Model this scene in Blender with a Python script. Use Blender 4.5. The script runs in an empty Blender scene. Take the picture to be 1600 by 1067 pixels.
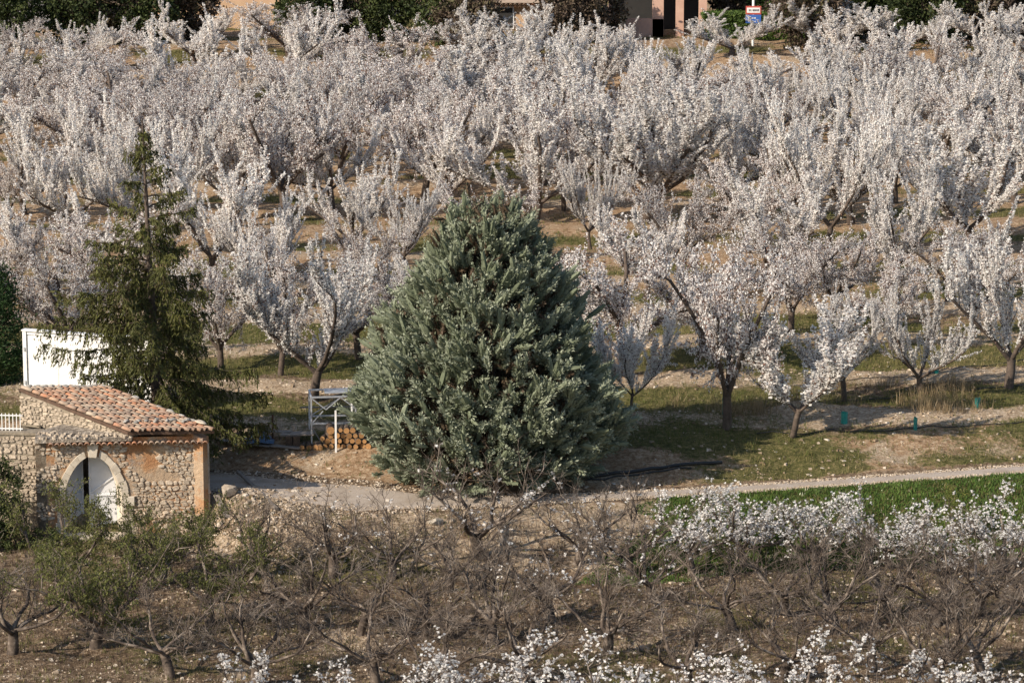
import bpy, math, random
import numpy as np
from mathutils import Vector, Matrix

# ------------------------------------------------------------------ camera, sky, sun, exposure
S = bpy.context.scene
C = S.collection
H_CAM, PITCH, F_PX = 24.4, math.radians(11.83), 5400.0
cam_d = bpy.data.cameras.new('camera')
cam_d.sensor_width = 36.0
cam_d.lens = F_PX / 1600 * 36
cam_d.clip_start, cam_d.clip_end = 1.0, 3000.0
cam = bpy.data.objects.new('camera', cam_d)
C.objects.link(cam)
cam.location = (0, 0, H_CAM)
cam.rotation_euler = (math.pi / 2 - PITCH, 0, 0)
S.camera = cam

SUN_EL = math.radians(32)
sun_dir = Vector((-0.83, -0.56, 0)).normalized() * math.cos(SUN_EL) + Vector((0, 0, math.sin(SUN_EL)))
w = bpy.data.worlds.new('World')
S.world = w
w.use_nodes = True
nt = w.node_tree
sky = nt.nodes.new('ShaderNodeTexSky')
sky.sky_type = 'NISHITA'
sky.sun_disc = False
sky.sun_elevation = SUN_EL
sky.sun_rotation = math.atan2(sun_dir.x, sun_dir.y)
bg = nt.nodes['Background']
nt.links.new(sky.outputs[0], bg.inputs[0])
bg.inputs[1].default_value = 0.118
sl = bpy.data.lights.new('sun', 'SUN')
sl.energy = 5.0
sl.angle = math.radians(0.5)
sl.color = (1.0, 0.895, 0.76)
sun = bpy.data.objects.new('sun', sl)
C.objects.link(sun)
sun.rotation_euler = sun_dir.to_track_quat('Z', 'Y').to_euler()
S.view_settings.view_transform = 'Standard'
S.view_settings.look = 'None'
S.view_settings.gamma = 1.0
S.view_settings.exposure = 0.36
S.view_settings.use_curve_mapping = False
try:
    S.cycles.max_bounces = 6
    S.cycles.diffuse_bounces = 3
    S.cycles.transmission_bounces = 4
except Exception:
    pass

R = random.Random(7)
NP = np.random.default_rng(11)

# ------------------------------------------------------------------ helpers
def ray(px, py):
    a = math.atan2(py - 533.5, F_PX)
    dx, dz = (px - 800) / F_PX, -(py - 533.5) / F_PX
    return Vector((dx, math.cos(PITCH) + dz * math.sin(PITCH), -math.sin(PITCH) + dz * math.cos(PITCH)))

def at_z(px, py, z):
    r = ray(px, py)
    return Vector((0, 0, H_CAM)) + r * ((z - H_CAM) / r.z)

def at_y(px, py, y):
    r = ray(px, py)
    return Vector((0, 0, H_CAM)) + r * (y / r.y)

def sstep(a, b, x):
    t = np.clip((np.asarray(x, float) - a) / (np.asarray(b, float) - a), 0, 1)
    return t * t * (3 - 2 * t)

_LAT = np.random.default_rng(5).random((256, 256))
def vnoise(x, y):
    x = np.asarray(x, float); y = np.asarray(y, float)
    xi = np.floor(x).astype(int); yi = np.floor(y).astype(int)
    fx = x - xi; fy = y - yi
    fx = fx * fx * (3 - 2 * fx); fy = fy * fy * (3 - 2 * fy)
    a = _LAT[xi & 255, yi & 255]; b = _LAT[(xi + 1) & 255, yi & 255]
    c = _LAT[xi & 255, (yi + 1) & 255]; d = _LAT[(xi + 1) & 255, (yi + 1) & 255]
    return (a * (1 - fx) + b * fx) * (1 - fy) + (c * (1 - fx) + d * fx) * fy

def fbm(x, y, o=4):
    s, a, t = 0, 0.5, 0
    for i in range(o):
        s = s + a * vnoise(x * 2 ** i + 17.3 * i, y * 2 ** i + 9.1 * i); t += a; a *= 0.5
    return s / t

# centre line of the gravel path, and the terrain built round it
_pp = [(-400, 742), (250, 742), (430, 766), (560, 779), (700, 784), (850, 781), (1050, 771), (1300, 755), (1600, 733), (2000, 705)]
_pc = [at_z(px, py, 0) for px, py in _pp]
_pcx = np.array([p.x for p in _pc]); _pcy = np.array([p.y for p in _pc])
def path_y(x):
    return np.interp(x, _pcx, _pcy)
def path_half(x):
    return np.interp(x, [-9, -7.5, -4.2, -1.5, 1.5, 5, 20], [1.2, 1.5, 1.6, 0.75, 0.42, 0.38, 0.5])

def terr(x, y):
    x = np.asarray(x, float); y = np.asarray(y, float)
    yc = path_y(x); hw = path_half(x)
    left = sstep(-7.4, -9.2, x)
    lo = (yc - 5.6) * (1 - left) + 94.35 * left
    hi = (yc - hw - 0.25) * (1 - left) + 95.6 * left
    z = -1.0 + sstep(lo, hi, y) * 1.0 + sstep(yc + hw + 0.15, yc + hw + 3.6, y) * 0.6
    # spur of rubble beside the house
    z = z + 0.22 * np.exp(-(((x + 7.55) / 0.75) ** 2 + ((y - 94.6) / 1.5) ** 2))
    # low heap of tilled earth beside the front row
    z = z + 0.28 * np.exp(-(((x - 8.9) / 1.3) ** 2 + ((y - 103.1) / 0.55) ** 2))
    z = z + 2.0 * sstep(168, 178, y)
    onpath = np.exp(-((y - yc) / (hw + 0.5)) ** 4)
    far = sstep(97, 104, y)
    z = z + (1 - onpath) * ((fbm(x * 0.5, y * 0.5, 3) - 0.5) * 0.30 + (fbm(x * 2.3 + 5, y * 2.3, 3) - 0.5) * 0.16)
    # tilled ridges between the tree rows
    z = z + far * 0.09 * np.sin((y - 0.05 * x) * 2 * math.pi / 5.6 + 1.2 * fbm(x * 0.12, y * 0.12, 2))
    return z

def hit(px, py):
    z = 0.0
    for i in range(14):
        p = at_z(px, py, z)
        z = 0.5 * z + 0.5 * float(terr(p.x, p.y))
    return Vector((p.x, p.y, float(terr(p.x, p.y))))

def mesh_np(name, v, f, tint=None, smooth=False):
    v = np.asarray(v, np.float32).reshape(-1, 3); f = np.asarray(f, np.int32)
    k = f.shape[1]
    me = bpy.data.meshes.new(name)
    me.vertices.add(len(v)); me.vertices.foreach_set('co', v.ravel())
    me.loops.add(f.size); me.loops.foreach_set('vertex_index', f.ravel())
    me.polygons.add(len(f))
    me.polygons.foreach_set('loop_start', np.arange(0, f.size, k, dtype=np.int32))
    me.polygons.foreach_set('loop_total', np.full(len(f), k, np.int32))
    me.polygons.foreach_set('use_smooth', np.full(len(f), bool(smooth)))
    if tint is not None:
        a = me.attributes.new('tint', 'FLOAT', 'POINT')
        a.data.foreach_set('value', np.asarray(tint, np.float32).ravel())
    me.update(calc_edges=True)
    me.validate()
    return me

def mesh_py(name, v, f, smooth=False):
    me = bpy.data.meshes.new(name)
    me.from_pydata([tuple(p) for p in v], [], f)
    if smooth:
        for p in me.polygons: p.use_smooth = True
    me.update()
    return me

def link(name, me, m=None, parent=None, loc=None):
    o = bpy.data.objects.new(name, me)
    C.objects.link(o)
    if m is not None and not me.materials: me.materials.append(m)
    if parent is not None: o.parent = parent
    if loc is not None: o.location = loc
    return o

def tag(o, label=None, cat=None, group=None, kind=None):
    if label: o['label'] = label
    if cat: o['category'] = cat
    if group: o['group'] = group
    if kind: o['kind'] = kind
    return o

def empty(name, loc=(0, 0, 0), rz=0, **k):
    o = bpy.data.objects.new(name, None)
    o.empty_display_size = 0.2
    C.objects.link(o)
    o.location = loc; o.rotation_euler = (0, 0, rz)
    return tag(o, **k)

class MB:
    def __init__(s): s.v = []; s.f = []
    def add(s, v, f):
        n = len(s.v); s.v += [tuple(p) for p in v]; s.f += [tuple(i + n for i in q) for q in f]
    def box(s, c, d, rz=0, M=None):
        x, y, z = d[0] / 2, d[1] / 2, d[2] / 2
        vs = [Vector((i * x, j * y, k * z)) for k in (-1, 1) for j in (-1, 1) for i in (-1, 1)]
        Q = Matrix.Rotation(rz, 3, 'Z') if M is None else M
        s.add([Q @ p + Vector(c) for p in vs], [(0, 2, 3, 1), (4, 5, 7, 6), (0, 1, 5, 4), (2, 6, 7, 3), (0, 4, 6, 2), (1, 3, 7, 5)])
    def bar(s, a, b, wd, ht=None):
        a, b = Vector(a), Vector(b)
        d = (b - a); L = d.length
        M = d.to_track_quat('X', 'Z').to_matrix()
        s.box((a + b) / 2, (L, wd, ht or wd), M=M)
    def tube(s, pts, rad, k=8, caps=True):
        pts = [Vector(p) for p in pts]
        rad = rad if isinstance(rad, (list, tuple)) else [rad] * len(pts)
        vs, fs = [], []
        for i, p in enumerate(pts):
            d = (pts[min(i + 1, len(pts) - 1)] - pts[max(i - 1, 0)]).normalized()
            q = d.to_track_quat('Z', 'Y').to_matrix()
            for j in range(k):
                a = 2 * math.pi * j / k
                vs.append(p + q @ Vector((math.cos(a) * rad[i], math.sin(a) * rad[i], 0)))
        for i in range(len(pts) - 1):
            for j in range(k):
                fs.append((i * k + j, i * k + (j + 1) % k, (i + 1) * k + (j + 1) % k, (i + 1) * k + j))
        if caps:
            fs.append(tuple(range(k - 1, -1, -1))); fs.append(tuple((len(pts) - 1) * k + j for j in range(k)))
        s.add(vs, fs)
    def mesh(s, name, smooth=False): return mesh_py(name, s.v, s.f, smooth)
    def build(s, name, m, parent=None, loc=None, smooth=False): return link(name, s.mesh(name, smooth), m, parent, loc)

def seg_tubes(p0, p1, r0, r1, k=4):
    p0 = np.asarray(p0, float); p1 = np.asarray(p1, float); r0 = np.asarray(r0, float); r1 = np.asarray(r1, float)
    d = p1 - p0; d /= np.linalg.norm(d, axis=1, keepdims=True) + 1e-9
    ref = np.where(np.abs(d[:, 2:3]) > 0.9, np.array([[1.0, 0, 0]]), np.array([[0, 0, 1.0]]))
    u = np.cross(d, ref); u /= np.linalg.norm(u, axis=1, keepdims=True); v = np.cross(d, u)
    n = len(p0)
    V = np.zeros((n, 2 * k, 3))
    for j in range(k):
        a = 2 * math.pi * j / k
        o = u * math.cos(a) + v * math.sin(a)
        V[:, j] = p0 - d * r0[:, None] * 0.3 + o * r0[:, None]; V[:, k + j] = p1 + o * r1[:, None]
    F = np.array([(j, (j + 1) % k, k + (j + 1) % k, k + j) for j in range(k)])
    F = (F[None] + (np.arange(n) * 2 * k)[:, None, None]).reshape(-1, 4)
    return V.reshape(-1, 3), F

def rand_dirs(n, rng=NP):
    d = rng.normal(size=(n, 3)); return d / np.linalg.norm(d, axis=1, keepdims=True)

def quads(cen, size, rng=NP, axis=None, aspect=1.0, bend=0.35, side=None):
    """Little bent four-cornered petals or leaves at cen, of half-size size; axis gives the long direction."""
    n = len(cen); size = np.broadcast_to(np.asarray(size, float), (n,))[:, None]
    a = rand_dirs(n, rng) if axis is None else axis
    b = np.cross(a, rand_dirs(n, rng) if side is None else side); b /= np.linalg.norm(b, axis=1, keepdims=True) + 1e-9
    c = np.cross(a, b)
    V = np.zeros((n, 4, 3))
    V[:, 0] = cen - a * size
    V[:, 1] = cen + b * size * aspect + c * size * bend
    V[:, 2] = cen + a * size
    V[:, 3] = cen - b * size * aspect + c * size * bend
    return V.reshape(-1, 3), np.arange(n * 4).reshape(n, 4)

# ------------------------------------------------------------------ materials
def new_mat(name):
    m = bpy.data.materials.new(name); m.use_nodes = True
    n = m.node_tree; b = n.nodes['Principled BSDF']
    return m, n, b

def nd(n, t, **k):
    o = n.nodes.new(t)
    for a, v in k.items(): setattr(o, a, v)
    return o

def ramp(n, fac, stops):
    r = nd(n, 'ShaderNodeValToRGB')
    e = r.color_ramp.elements
    while len(e) > 1: e.remove(e[-1])
    for i, (p, c) in enumerate(stops):
        x = e[0] if i == 0 else e.new(p)
        x.position = p; x.color = (*c, 1)
    n.links.new(fac, r.inputs[0])
    return r.outputs[0]

def noise(n, scale, detail=4, rough=0.6, vec=None, out=0):
    t = nd(n, 'ShaderNodeTexNoise')
    t.inputs['Scale'].default_value = scale; t.inputs['Detail'].default_value = detail; t.inputs['Roughness'].default_value = rough
    if vec is not None: n.links.new(vec, t.inputs['Vector'])
    return t.outputs[out]

def mixc(n, fac, a, b, mode='MIX'):
    x = nd(n, 'ShaderNodeMix', data_type='RGBA', blend_type=mode)
    for s, v in ((x.inputs[0], fac), (x.inputs[6], a), (x.inputs[7], b)):
        if isinstance(v, (int, float)): s.default_value = v
        elif isinstance(v, tuple): s.default_value = (*v, 1)
        else: n.links.new(v, s)
    return x.outputs[2]

def objco(n, which='Object'):
    return nd(n, 'ShaderNodeTexCoord').outputs[which]

def worldco(n):
    return nd(n, 'ShaderNodeNewGeometry').outputs['Position']

def bump(n, b, h, strength=0.5, dist=0.02):
    x = nd(n, 'ShaderNodeBump'); x.inputs['Strength'].default_value = strength; x.inputs['Distance'].default_value = dist
    n.links.new(h, x.inputs['Height']); n.links.new(x.outputs[0], b.inputs['Normal'])

def rough_mat(name, stops, scale=6, rough=0.85, bstr=0.5, bdist=0.02, metallic=0.0, vary=0.0, world=False, detail=5):
    m, n, b = new_mat(name)
    co = worldco(n) if world else objco(n)
    f = noise(n, scale, detail, 0.65, co)
    c = ramp(n, f, stops)
    if vary:
        oi = nd(n, 'ShaderNodeObjectInfo')
        mr = nd(n, 'ShaderNodeMapRange'); mr.inputs[3].default_value = 1 - vary; mr.inputs[4].default_value = 1 + vary
        n.links.new(oi.outputs['Random'], mr.inputs[0])
        hs = nd(n, 'ShaderNodeHueSaturation'); n.links.new(mr.outputs[0], hs.inputs['Value']); n.links.new(c, hs.inputs['Color']); c = hs.outputs[0]
    n.links.new(c, b.inputs['Base Color'])
    b.inputs['Roughness'].default_value = rough; b.inputs['Metallic'].default_value = metallic
    if bstr: bump(n, b, noise(n, scale * 3, 4, 0.6, co), bstr, bdist)
    return m

def leaf_mat(name, stops, transl=0.25, rough=0.6, tcol=None, vary=0.12):
    """Thin petals or leaves: colour by the per-leaf tint, part of the light goes through."""
    m, n, b = new_mat(name)
    at = nd(n, 'ShaderNodeAttribute'); at.attribute_name = 'tint'
    c = ramp(n, at.outputs['Fac'], stops)
    oi = nd(n, 'ShaderNodeObjectInfo')
    mr = nd(n, 'ShaderNodeMapRange'); mr.inputs[3].default_value = 1 - vary; mr.inputs[4].default_value = 1 + vary
    n.links.new(oi.outputs['Random'], mr.inputs[0])
    hs = nd(n, 'ShaderNodeHueSaturation'); n.links.new(mr.outputs[0], hs.inputs['Value']); n.links.new(c, hs.inputs['Color'])
    c = hs.outputs[0]
    n.links.new(c, b.inputs['Base Color']); b.inputs['Roughness'].default_value = rough
    b.inputs['Specular IOR Level'].default_value = 0.25
    if transl:
        t = nd(n, 'ShaderNodeBsdfTranslucent'); n.links.new(c, t.inputs[0])
        x = nd(n, 'ShaderNodeMixShader'); x.inputs[0].default_value = transl
        n.links.new(b.outputs[0], x.inputs[1]); n.links.new(t.outputs[0], x.inputs[2])
        n.links.new(x.outputs[0], n.nodes['Material Output'].inputs[0])
    return m

M = {}
M['petal'] = leaf_mat('almond_petals', [(0, (0.22, 0.12, 0.09)), (0.06, (0.26, 0.16, 0.12)), (0.08, (0.74, 0.68, 0.64)), (0.5, (0.84, 0.81, 0.77)), (1, (0.88, 0.87, 0.83))], 0.46)
M['petal_old'] = leaf_mat('old_almond_petals', [(0, (0.17, 0.09, 0.07)), (0.20, (0.22, 0.13, 0.09)), (0.23, (0.68, 0.60, 0.56)), (0.6, (0.79, 0.75, 0.71)), (1, (0.86, 0.84, 0.80))], 0.44)
M['bark'] = rough_mat('almond_bark', [(0.3, (0.045, 0.033, 0.026)), (0.6, (0.11, 0.080, 0.060)), (0.8, (0.17, 0.13, 0.10))], 7, 0.9, 0.7, 0.03)
M['bare_bark'] = rough_mat('pruned_bark', [(0.38, (0.042, 0.030, 0.023)), (0.5, (0.105, 0.078, 0.058)), (0.64, (0.29, 0.24, 0.195))], 3.2, 0.9, 0.6, 0.02)  # pale end of the ramp puts sunlit limbs into the bark colour
M['spruce'] = leaf_mat('spruce_needles', [(0, (0.075, 0.055, 0.025)), (0.12, (0.075, 0.065, 0.022)), (0.2, (0.055, 0.060, 0.016)), (0.6, (0.100, 0.105, 0.026)), (1, (0.160, 0.155, 0.045))], 0.12)
M['cypress'] = leaf_mat('blue_cypress_sprays', [(0, (0.085, 0.056, 0.034)), (0.16, (0.115, 0.085, 0.055)), (0.2, (0.135, 0.155, 0.095)), (0.6, (0.235, 0.260, 0.180)), (1, (0.340, 0.360, 0.265))], 0.10)
M['shrub'] = leaf_mat('evergreen_leaves', [(0, (0.022, 0.032, 0.012)), (0.5, (0.045, 0.062, 0.018)), (1, (0.085, 0.100, 0.030))], 0.15)
M['hedge'] = leaf_mat('clipped_hedge_leaves', [(0, (0.040, 0.070, 0.014)), (0.5, (0.075, 0.125, 0.025)), (1, (0.12, 0.17, 0.04))], 0.15)
M['thuja'] = leaf_mat('thuja_sprays', [(0, (0.012, 0.030, 0.008)), (0.5, (0.028, 0.062, 0.016)), (1, (0.055, 0.105, 0.030))], 0.12)
M['bud'] = leaf_mat('opening_leaf_buds', [(0, (0.060, 0.065, 0.020)), (0.5, (0.105, 0.115, 0.030)), (1, (0.17, 0.17, 0.055))], 0.3)
M['yellow'] = leaf_mat('yellow_green_leaves', [(0, (0.09, 0.11, 0.02)), (1, (0.20, 0.21, 0.05))], 0.3)
M['browntwig'] = leaf_mat('bare_brown_shrub_twigs', [(0, (0.055, 0.038, 0.028)), (0.6, (0.10, 0.072, 0.050)), (1, (0.09, 0.085, 0.035))], 0.0)
M['grass_field'] = leaf_mat('green_crop_leaves', [(0, (0.040, 0.075, 0.015)), (0.6, (0.095, 0.165, 0.032)), (0.93, (0.17, 0.23, 0.06)), (0.97, (0.62, 0.62, 0.42)), (1, (0.68, 0.67, 0.5))], 0.25)
M['grass'] = leaf_mat('wild_grass_blades', [(0, (0.060, 0.080, 0.018)), (0.4, (0.105, 0.115, 0.032)), (0.65, (0.17, 0.145, 0.055)), (1, (0.30, 0.235, 0.125))], 0.2)
M['dry'] = leaf_mat('dry_straw', [(0, (0.17, 0.12, 0.065)), (0.6, (0.30, 0.22, 0.12)), (1, (0.42, 0.33, 0.21))], 0.2)
M['pebble'] = leaf_mat('limestone_pebbles', [(0, (0.20, 0.14, 0.085)), (0.4, (0.36, 0.275, 0.19)), (0.8, (0.52, 0.43, 0.33)), (1, (0.68, 0.60, 0.50))], 0.0, 0.9)
M['stone'] = rough_mat('limestone', [(0.25, (0.27, 0.205, 0.145)), (0.5, (0.44, 0.36, 0.27)), (0.75, (0.57, 0.49, 0.39))], 5, 0.9, 0.6, 0.02, vary=0.22)
M['ashlar'] = rough_mat('dressed_limestone', [(0.25, (0.36, 0.29, 0.21)), (0.5, (0.52, 0.45, 0.35)), (0.75, (0.62, 0.55, 0.45))], 5, 0.85, 0.3, 0.01, vary=0.08)
M['greystone'] = rough_mat('lichen_stone', [(0.3, (0.09, 0.085, 0.075)), (0.48, (0.28, 0.26, 0.23)), (0.62, (0.50, 0.47, 0.42)), (0.75, (0.62, 0.60, 0.54))], 9, 0.9, 0.6, 0.02, vary=0.15)
M['mortar'] = rough_mat('old_mortar', [(0.3, (0.17, 0.135, 0.095)), (0.55, (0.27, 0.225, 0.165)), (0.8, (0.36, 0.31, 0.24))], 4, 0.95, 0.8, 0.03)
M['white_paint'] = rough_mat('white_painted_metal', [(0.3, (0.64, 0.62, 0.58)), (0.5, (0.78, 0.77, 0.74)), (0.8, (0.82, 0.81, 0.79))], 1.1, 0.5, 0.0)
M['door_paint'] = rough_mat('white_door_paint', [(0.3, (0.60, 0.60, 0.60)), (0.6, (0.71, 0.71, 0.71)), (0.8, (0.75, 0.75, 0.75))], 2, 0.55, 0.1, 0.003)
M['galv'] = rough_mat('galvanised_steel', [(0.3, (0.42, 0.44, 0.47)), (0.6, (0.58, 0.60, 0.63)), (0.8, (0.64, 0.66, 0.69))], 8, 0.45, 0.0, metallic=0.55)
M['cutwood'] = rough_mat('sawn_log_ends', [(0.3, (0.20, 0.095, 0.035)), (0.55, (0.38, 0.20, 0.075)), (0.8, (0.50, 0.31, 0.15))], 18, 0.8, 0.3, 0.005, vary=0.2)
M['logbark'] = rough_mat('log_bark', [(0.3, (0.05, 0.034, 0.024)), (0.6, (0.12, 0.082, 0.055)), (0.8, (0.17, 0.125, 0.09))], 12, 0.9, 0.8, 0.02, vary=0.2)
M['plank'] = rough_mat('grey_weathered_wood', [(0.3, (0.13, 0.105, 0.085)), (0.6, (0.24, 0.205, 0.17)), (0.8, (0.33, 0.29, 0.25))], 5, 0.85, 0.4, 0.01, vary=0.2)
M['tarp'] = rough_mat('blue_tarpaulin', [(0.3, (0.040, 0.085, 0.15)), (0.6, (0.070, 0.135, 0.23)), (0.8, (0.11, 0.18, 0.28))], 4, 0.5, 0.2, 0.01)
M['rust'] = rough_mat('rusty_iron', [(0.3, (0.045, 0.024, 0.015)), (0.7, (0.12, 0.055, 0.028))], 12, 0.85, 0.3, 0.01)
M['black'] = rough_mat('black_plastic', [(0.3, (0.012, 0.012, 0.012)), (0.7, (0.028, 0.027, 0.026))], 9, 0.5, 0.0)
M['teal'] = rough_mat('teal_plastic_guard', [(0.3, (0.010, 0.17, 0.15)), (0.7, (0.020, 0.27, 0.23))], 7, 0.4, 0.1, 0.01, vary=0.15)
M['house_plaster'] = rough_mat('ochre_house_plaster', [(0.3, (0.46, 0.30, 0.18)), (0.6, (0.56, 0.38, 0.235)), (0.8, (0.60, 0.43, 0.28))], 1.2, 0.9, 0.2, 0.02)
M['pink_plaster'] = rough_mat('pink_house_plaster', [(0.3, (0.50, 0.30, 0.22)), (0.7, (0.60, 0.39, 0.29))], 1.5, 0.9, 0.2, 0.02)
M['grey_plaster'] = rough_mat('grey_render', [(0.3, (0.20, 0.19, 0.19)), (0.7, (0.30, 0.29, 0.29))], 1.5, 0.9, 0.2, 0.02)
M['dark'] = rough_mat('near_black', [(0.3, (0.02, 0.02, 0.02)), (0.7, (0.035, 0.033, 0.03))], 2, 0.9, 0.0)
M['red'] = rough_mat('red_sign_paint', [(0.3, (0.42, 0.07, 0.05)), (0.7, (0.50, 0.09, 0.06))], 3, 0.5, 0.0)
M['blue'] = rough_mat('blue_sign_paint', [(0.3, (0.035, 0.11, 0.36)), (0.7, (0.05, 0.14, 0.43))], 3, 0.5, 0.0)

# roof tiles: each tile its own tone, with lichen and soot
m, n, b = new_mat('terracotta_tile')
oi = nd(n, 'ShaderNodeObjectInfo')
c1 = ramp(n, oi.outputs['Random'], [(0, (0.36, 0.135, 0.065)), (0.13, (0.42, 0.24, 0.14)), (0.28, (0.33, 0.20, 0.135)), (0.40, (0.25, 0.155, 0.11)), (0.52, (0.42, 0.33, 0.24)), (0.64, (0.34, 0.22, 0.15)), (0.76, (0.44, 0.175, 0.08)), (0.86, (0.24, 0.17, 0.13)), (1, (0.41, 0.30, 0.21))])
co = worldco(n)
f = ramp(n, noise(n, 7, 6, 0.7, co), [(0.42, (0, 0, 0)), (0.62, (1, 1, 1))])
fa = nd(n, 'ShaderNodeMath', operation='MULTIPLY'); n.links.new(f, fa.inputs[0]); fa.inputs[1].default_value = 0.5
c2 = mixc(n, fa.outputs[0], c1, (0.36, 0.31, 0.24))
g = ramp(n, noise(n, 2.2, 5, 0.7, co), [(0.55, (0, 0, 0)), (0.7, (1, 1, 1))])
ga = nd(n, 'ShaderNodeMath', operation='MULTIPLY'); n.links.new(g, ga.inputs[0]); ga.inputs[1].default_value = 0.6
c3 = mixc(n, ga.outputs[0], c2, (0.11, 0.09, 0.075))
n.links.new(c3, b.inputs['Base Color']); b.inputs['Roughness'].default_value = 0.85
bump(n, b, noise(n, 40, 3, 0.6, co), 0.3, 0.01)
M['tile'] = m

# plaster of the stone hut: tan, burnt orange and grey patches
m, n, b = new_mat('patched_plaster')
co = worldco(n)
sx = nd(n, 'ShaderNodeSeparateXYZ'); n.links.new(co, sx.inputs[0])
mz = nd(n, 'ShaderNodeMapRange'); mz.inputs[1].default_value = 1.25; mz.inputs[2].default_value = 2.0; mz.inputs[3].default_value = 0.0; mz.inputs[4].default_value = 0.10
n.links.new(sx.outputs[2], mz.inputs[0])
an = nd(n, 'ShaderNodeMath', operation='ADD'); n.links.new(noise(n, 1.5, 6, 0.66, co), an.inputs[0]); n.links.new(mz.outputs[0], an.inputs[1])
a = ramp(n, an.outputs[0], [(0.35, (0.43, 0.31, 0.205)), (0.48, (0.46, 0.335, 0.22)), (0.58, (0.43, 0.235, 0.115)), (0.70, (0.37, 0.175, 0.075))])
g = ramp(n, noise(n, 1.7, 6, 0.7, objco(n)), [(0.52, (0, 0, 0)), (0.66, (0.85, 0.85, 0.85))])
c = mixc(n, g, a, (0.27, 0.235, 0.20))
fine = ramp(n, noise(n, 22, 4, 0.7, co), [(0.3, (0.72, 0.72, 0.72)), (0.7, (1.05, 1.05, 1.05))])
c = mixc(n, 1.0, c, fine, 'MULTIPLY')
n.links.new(c, b.inputs['Base Color']); b.inputs['Roughness'].default_value = 0.95
bump(n, b, noise(n, 9, 6, 0.7, co), 0.9, 0.05)
M['plaster'] = m

# ground: soil, pale stony earth, orange earth and turf, mixed by the zone attribute
m, n, b = new_mat('orchard_ground')
zone = nd(n, 'ShaderNodeAttribute'); zone.attribute_name = 'zone'
sep = nd(n, 'ShaderNodeSeparateColor'); n.links.new(zone.outputs['Color'], sep.inputs[0])
co = worldco(n)
fn = noise(n, 5.5, 8, 0.75, co)
def zmask(ch, lo, hi):
    ad = nd(n, 'ShaderNodeMath', operation='ADD'); n.links.new(sep.outputs[ch], ad.inputs[0]); n.links.new(fn, ad.inputs[1])
    mr = nd(n, 'ShaderNodeMapRange'); mr.inputs[1].default_value = lo; mr.inputs[2].default_value = hi
    n.links.new(ad.outputs[0], mr.inputs[0]); return mr.outputs[0]
soil = ramp(n, noise(n, 5, 9, 0.88, co), [(0.40, (0.060, 0.038, 0.025)), (0.5, (0.165, 0.112, 0.070)), (0.60, (0.42, 0.32, 0.22))])
pale = ramp(n, noise(n, 8, 9, 0.85, co), [(0.38, (0.16, 0.105, 0.065)), (0.5, (0.40, 0.30, 0.20)), (0.62, (0.62, 0.52, 0.40))])
orange = ramp(n, noise(n, 5, 9, 0.85, co), [(0.38, (0.15, 0.088, 0.050)), (0.5, (0.33, 0.215, 0.125)), (0.62, (0.54, 0.42, 0.29))])
turf = ramp(n, noise(n, 6, 9, 0.85, co), [(0.38, (0.050, 0.050, 0.020)), (0.5, (0.105, 0.100, 0.035)), (0.62, (0.24, 0.19, 0.09))])
c = mixc(n, zmask(2, 0.95, 1.1), soil, orange)
c = mixc(n, zmask(1, 0.95, 1.1), c, pale)
c = mixc(n, zmask(0, 0.95, 1.12), c, turf)
n.links.new(c, b.inputs['Base Color']); b.inputs['Roughness'].default_value = 0.97
b.inputs['Specular IOR Level'].default_value = 0.1
bump(n, b, noise(n, 14, 6, 0.75, co), 0.9, 0.08)
M['ground'] = m

m, n, b = new_mat('pale_gravel')
co = worldco(n)
c = ramp(n, noise(n, 30, 6, 0.8, co), [(0.3, (0.25, 0.20, 0.16)), (0.5, (0.40, 0.335, 0.275)), (0.7, (0.54, 0.47, 0.40))])
g = ramp(n, noise(n, 1.3, 5, 0.6, co), [(0.45, (1, 1, 1)), (0.7, (0.74, 0.70, 0.64))])
c = mixc(n, 1.0, c, g, 'MULTIPLY')
n.links.new(c, b.inputs['Base Color']); b.inputs['Roughness'].default_value = 0.95
bump(n, b, noise(n, 35, 4, 0.7, co), 0.6, 0.03)
M['gravel'] = m

# ------------------------------------------------------------------ terrain
def axis(parts):
    out = []
    for a, b_, st in parts: out += list(np.arange(a, b_, st))
    return np.array(out + [parts[-1][1]])
gx = axis([(-700, -120, 40), (-120, -40, 6), (-40, -20, 0.8), (-20, 20, 0.26), (20, 40, 0.8), (40, 120, 6), (120, 700, 40)])
gy = axis([(-150, 60, 15), (60, 80, 0.8), (80, 108, 0.24), (108, 135, 0.4), (135, 215, 0.8), (215, 300, 6), (300, 1500, 60)])

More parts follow.
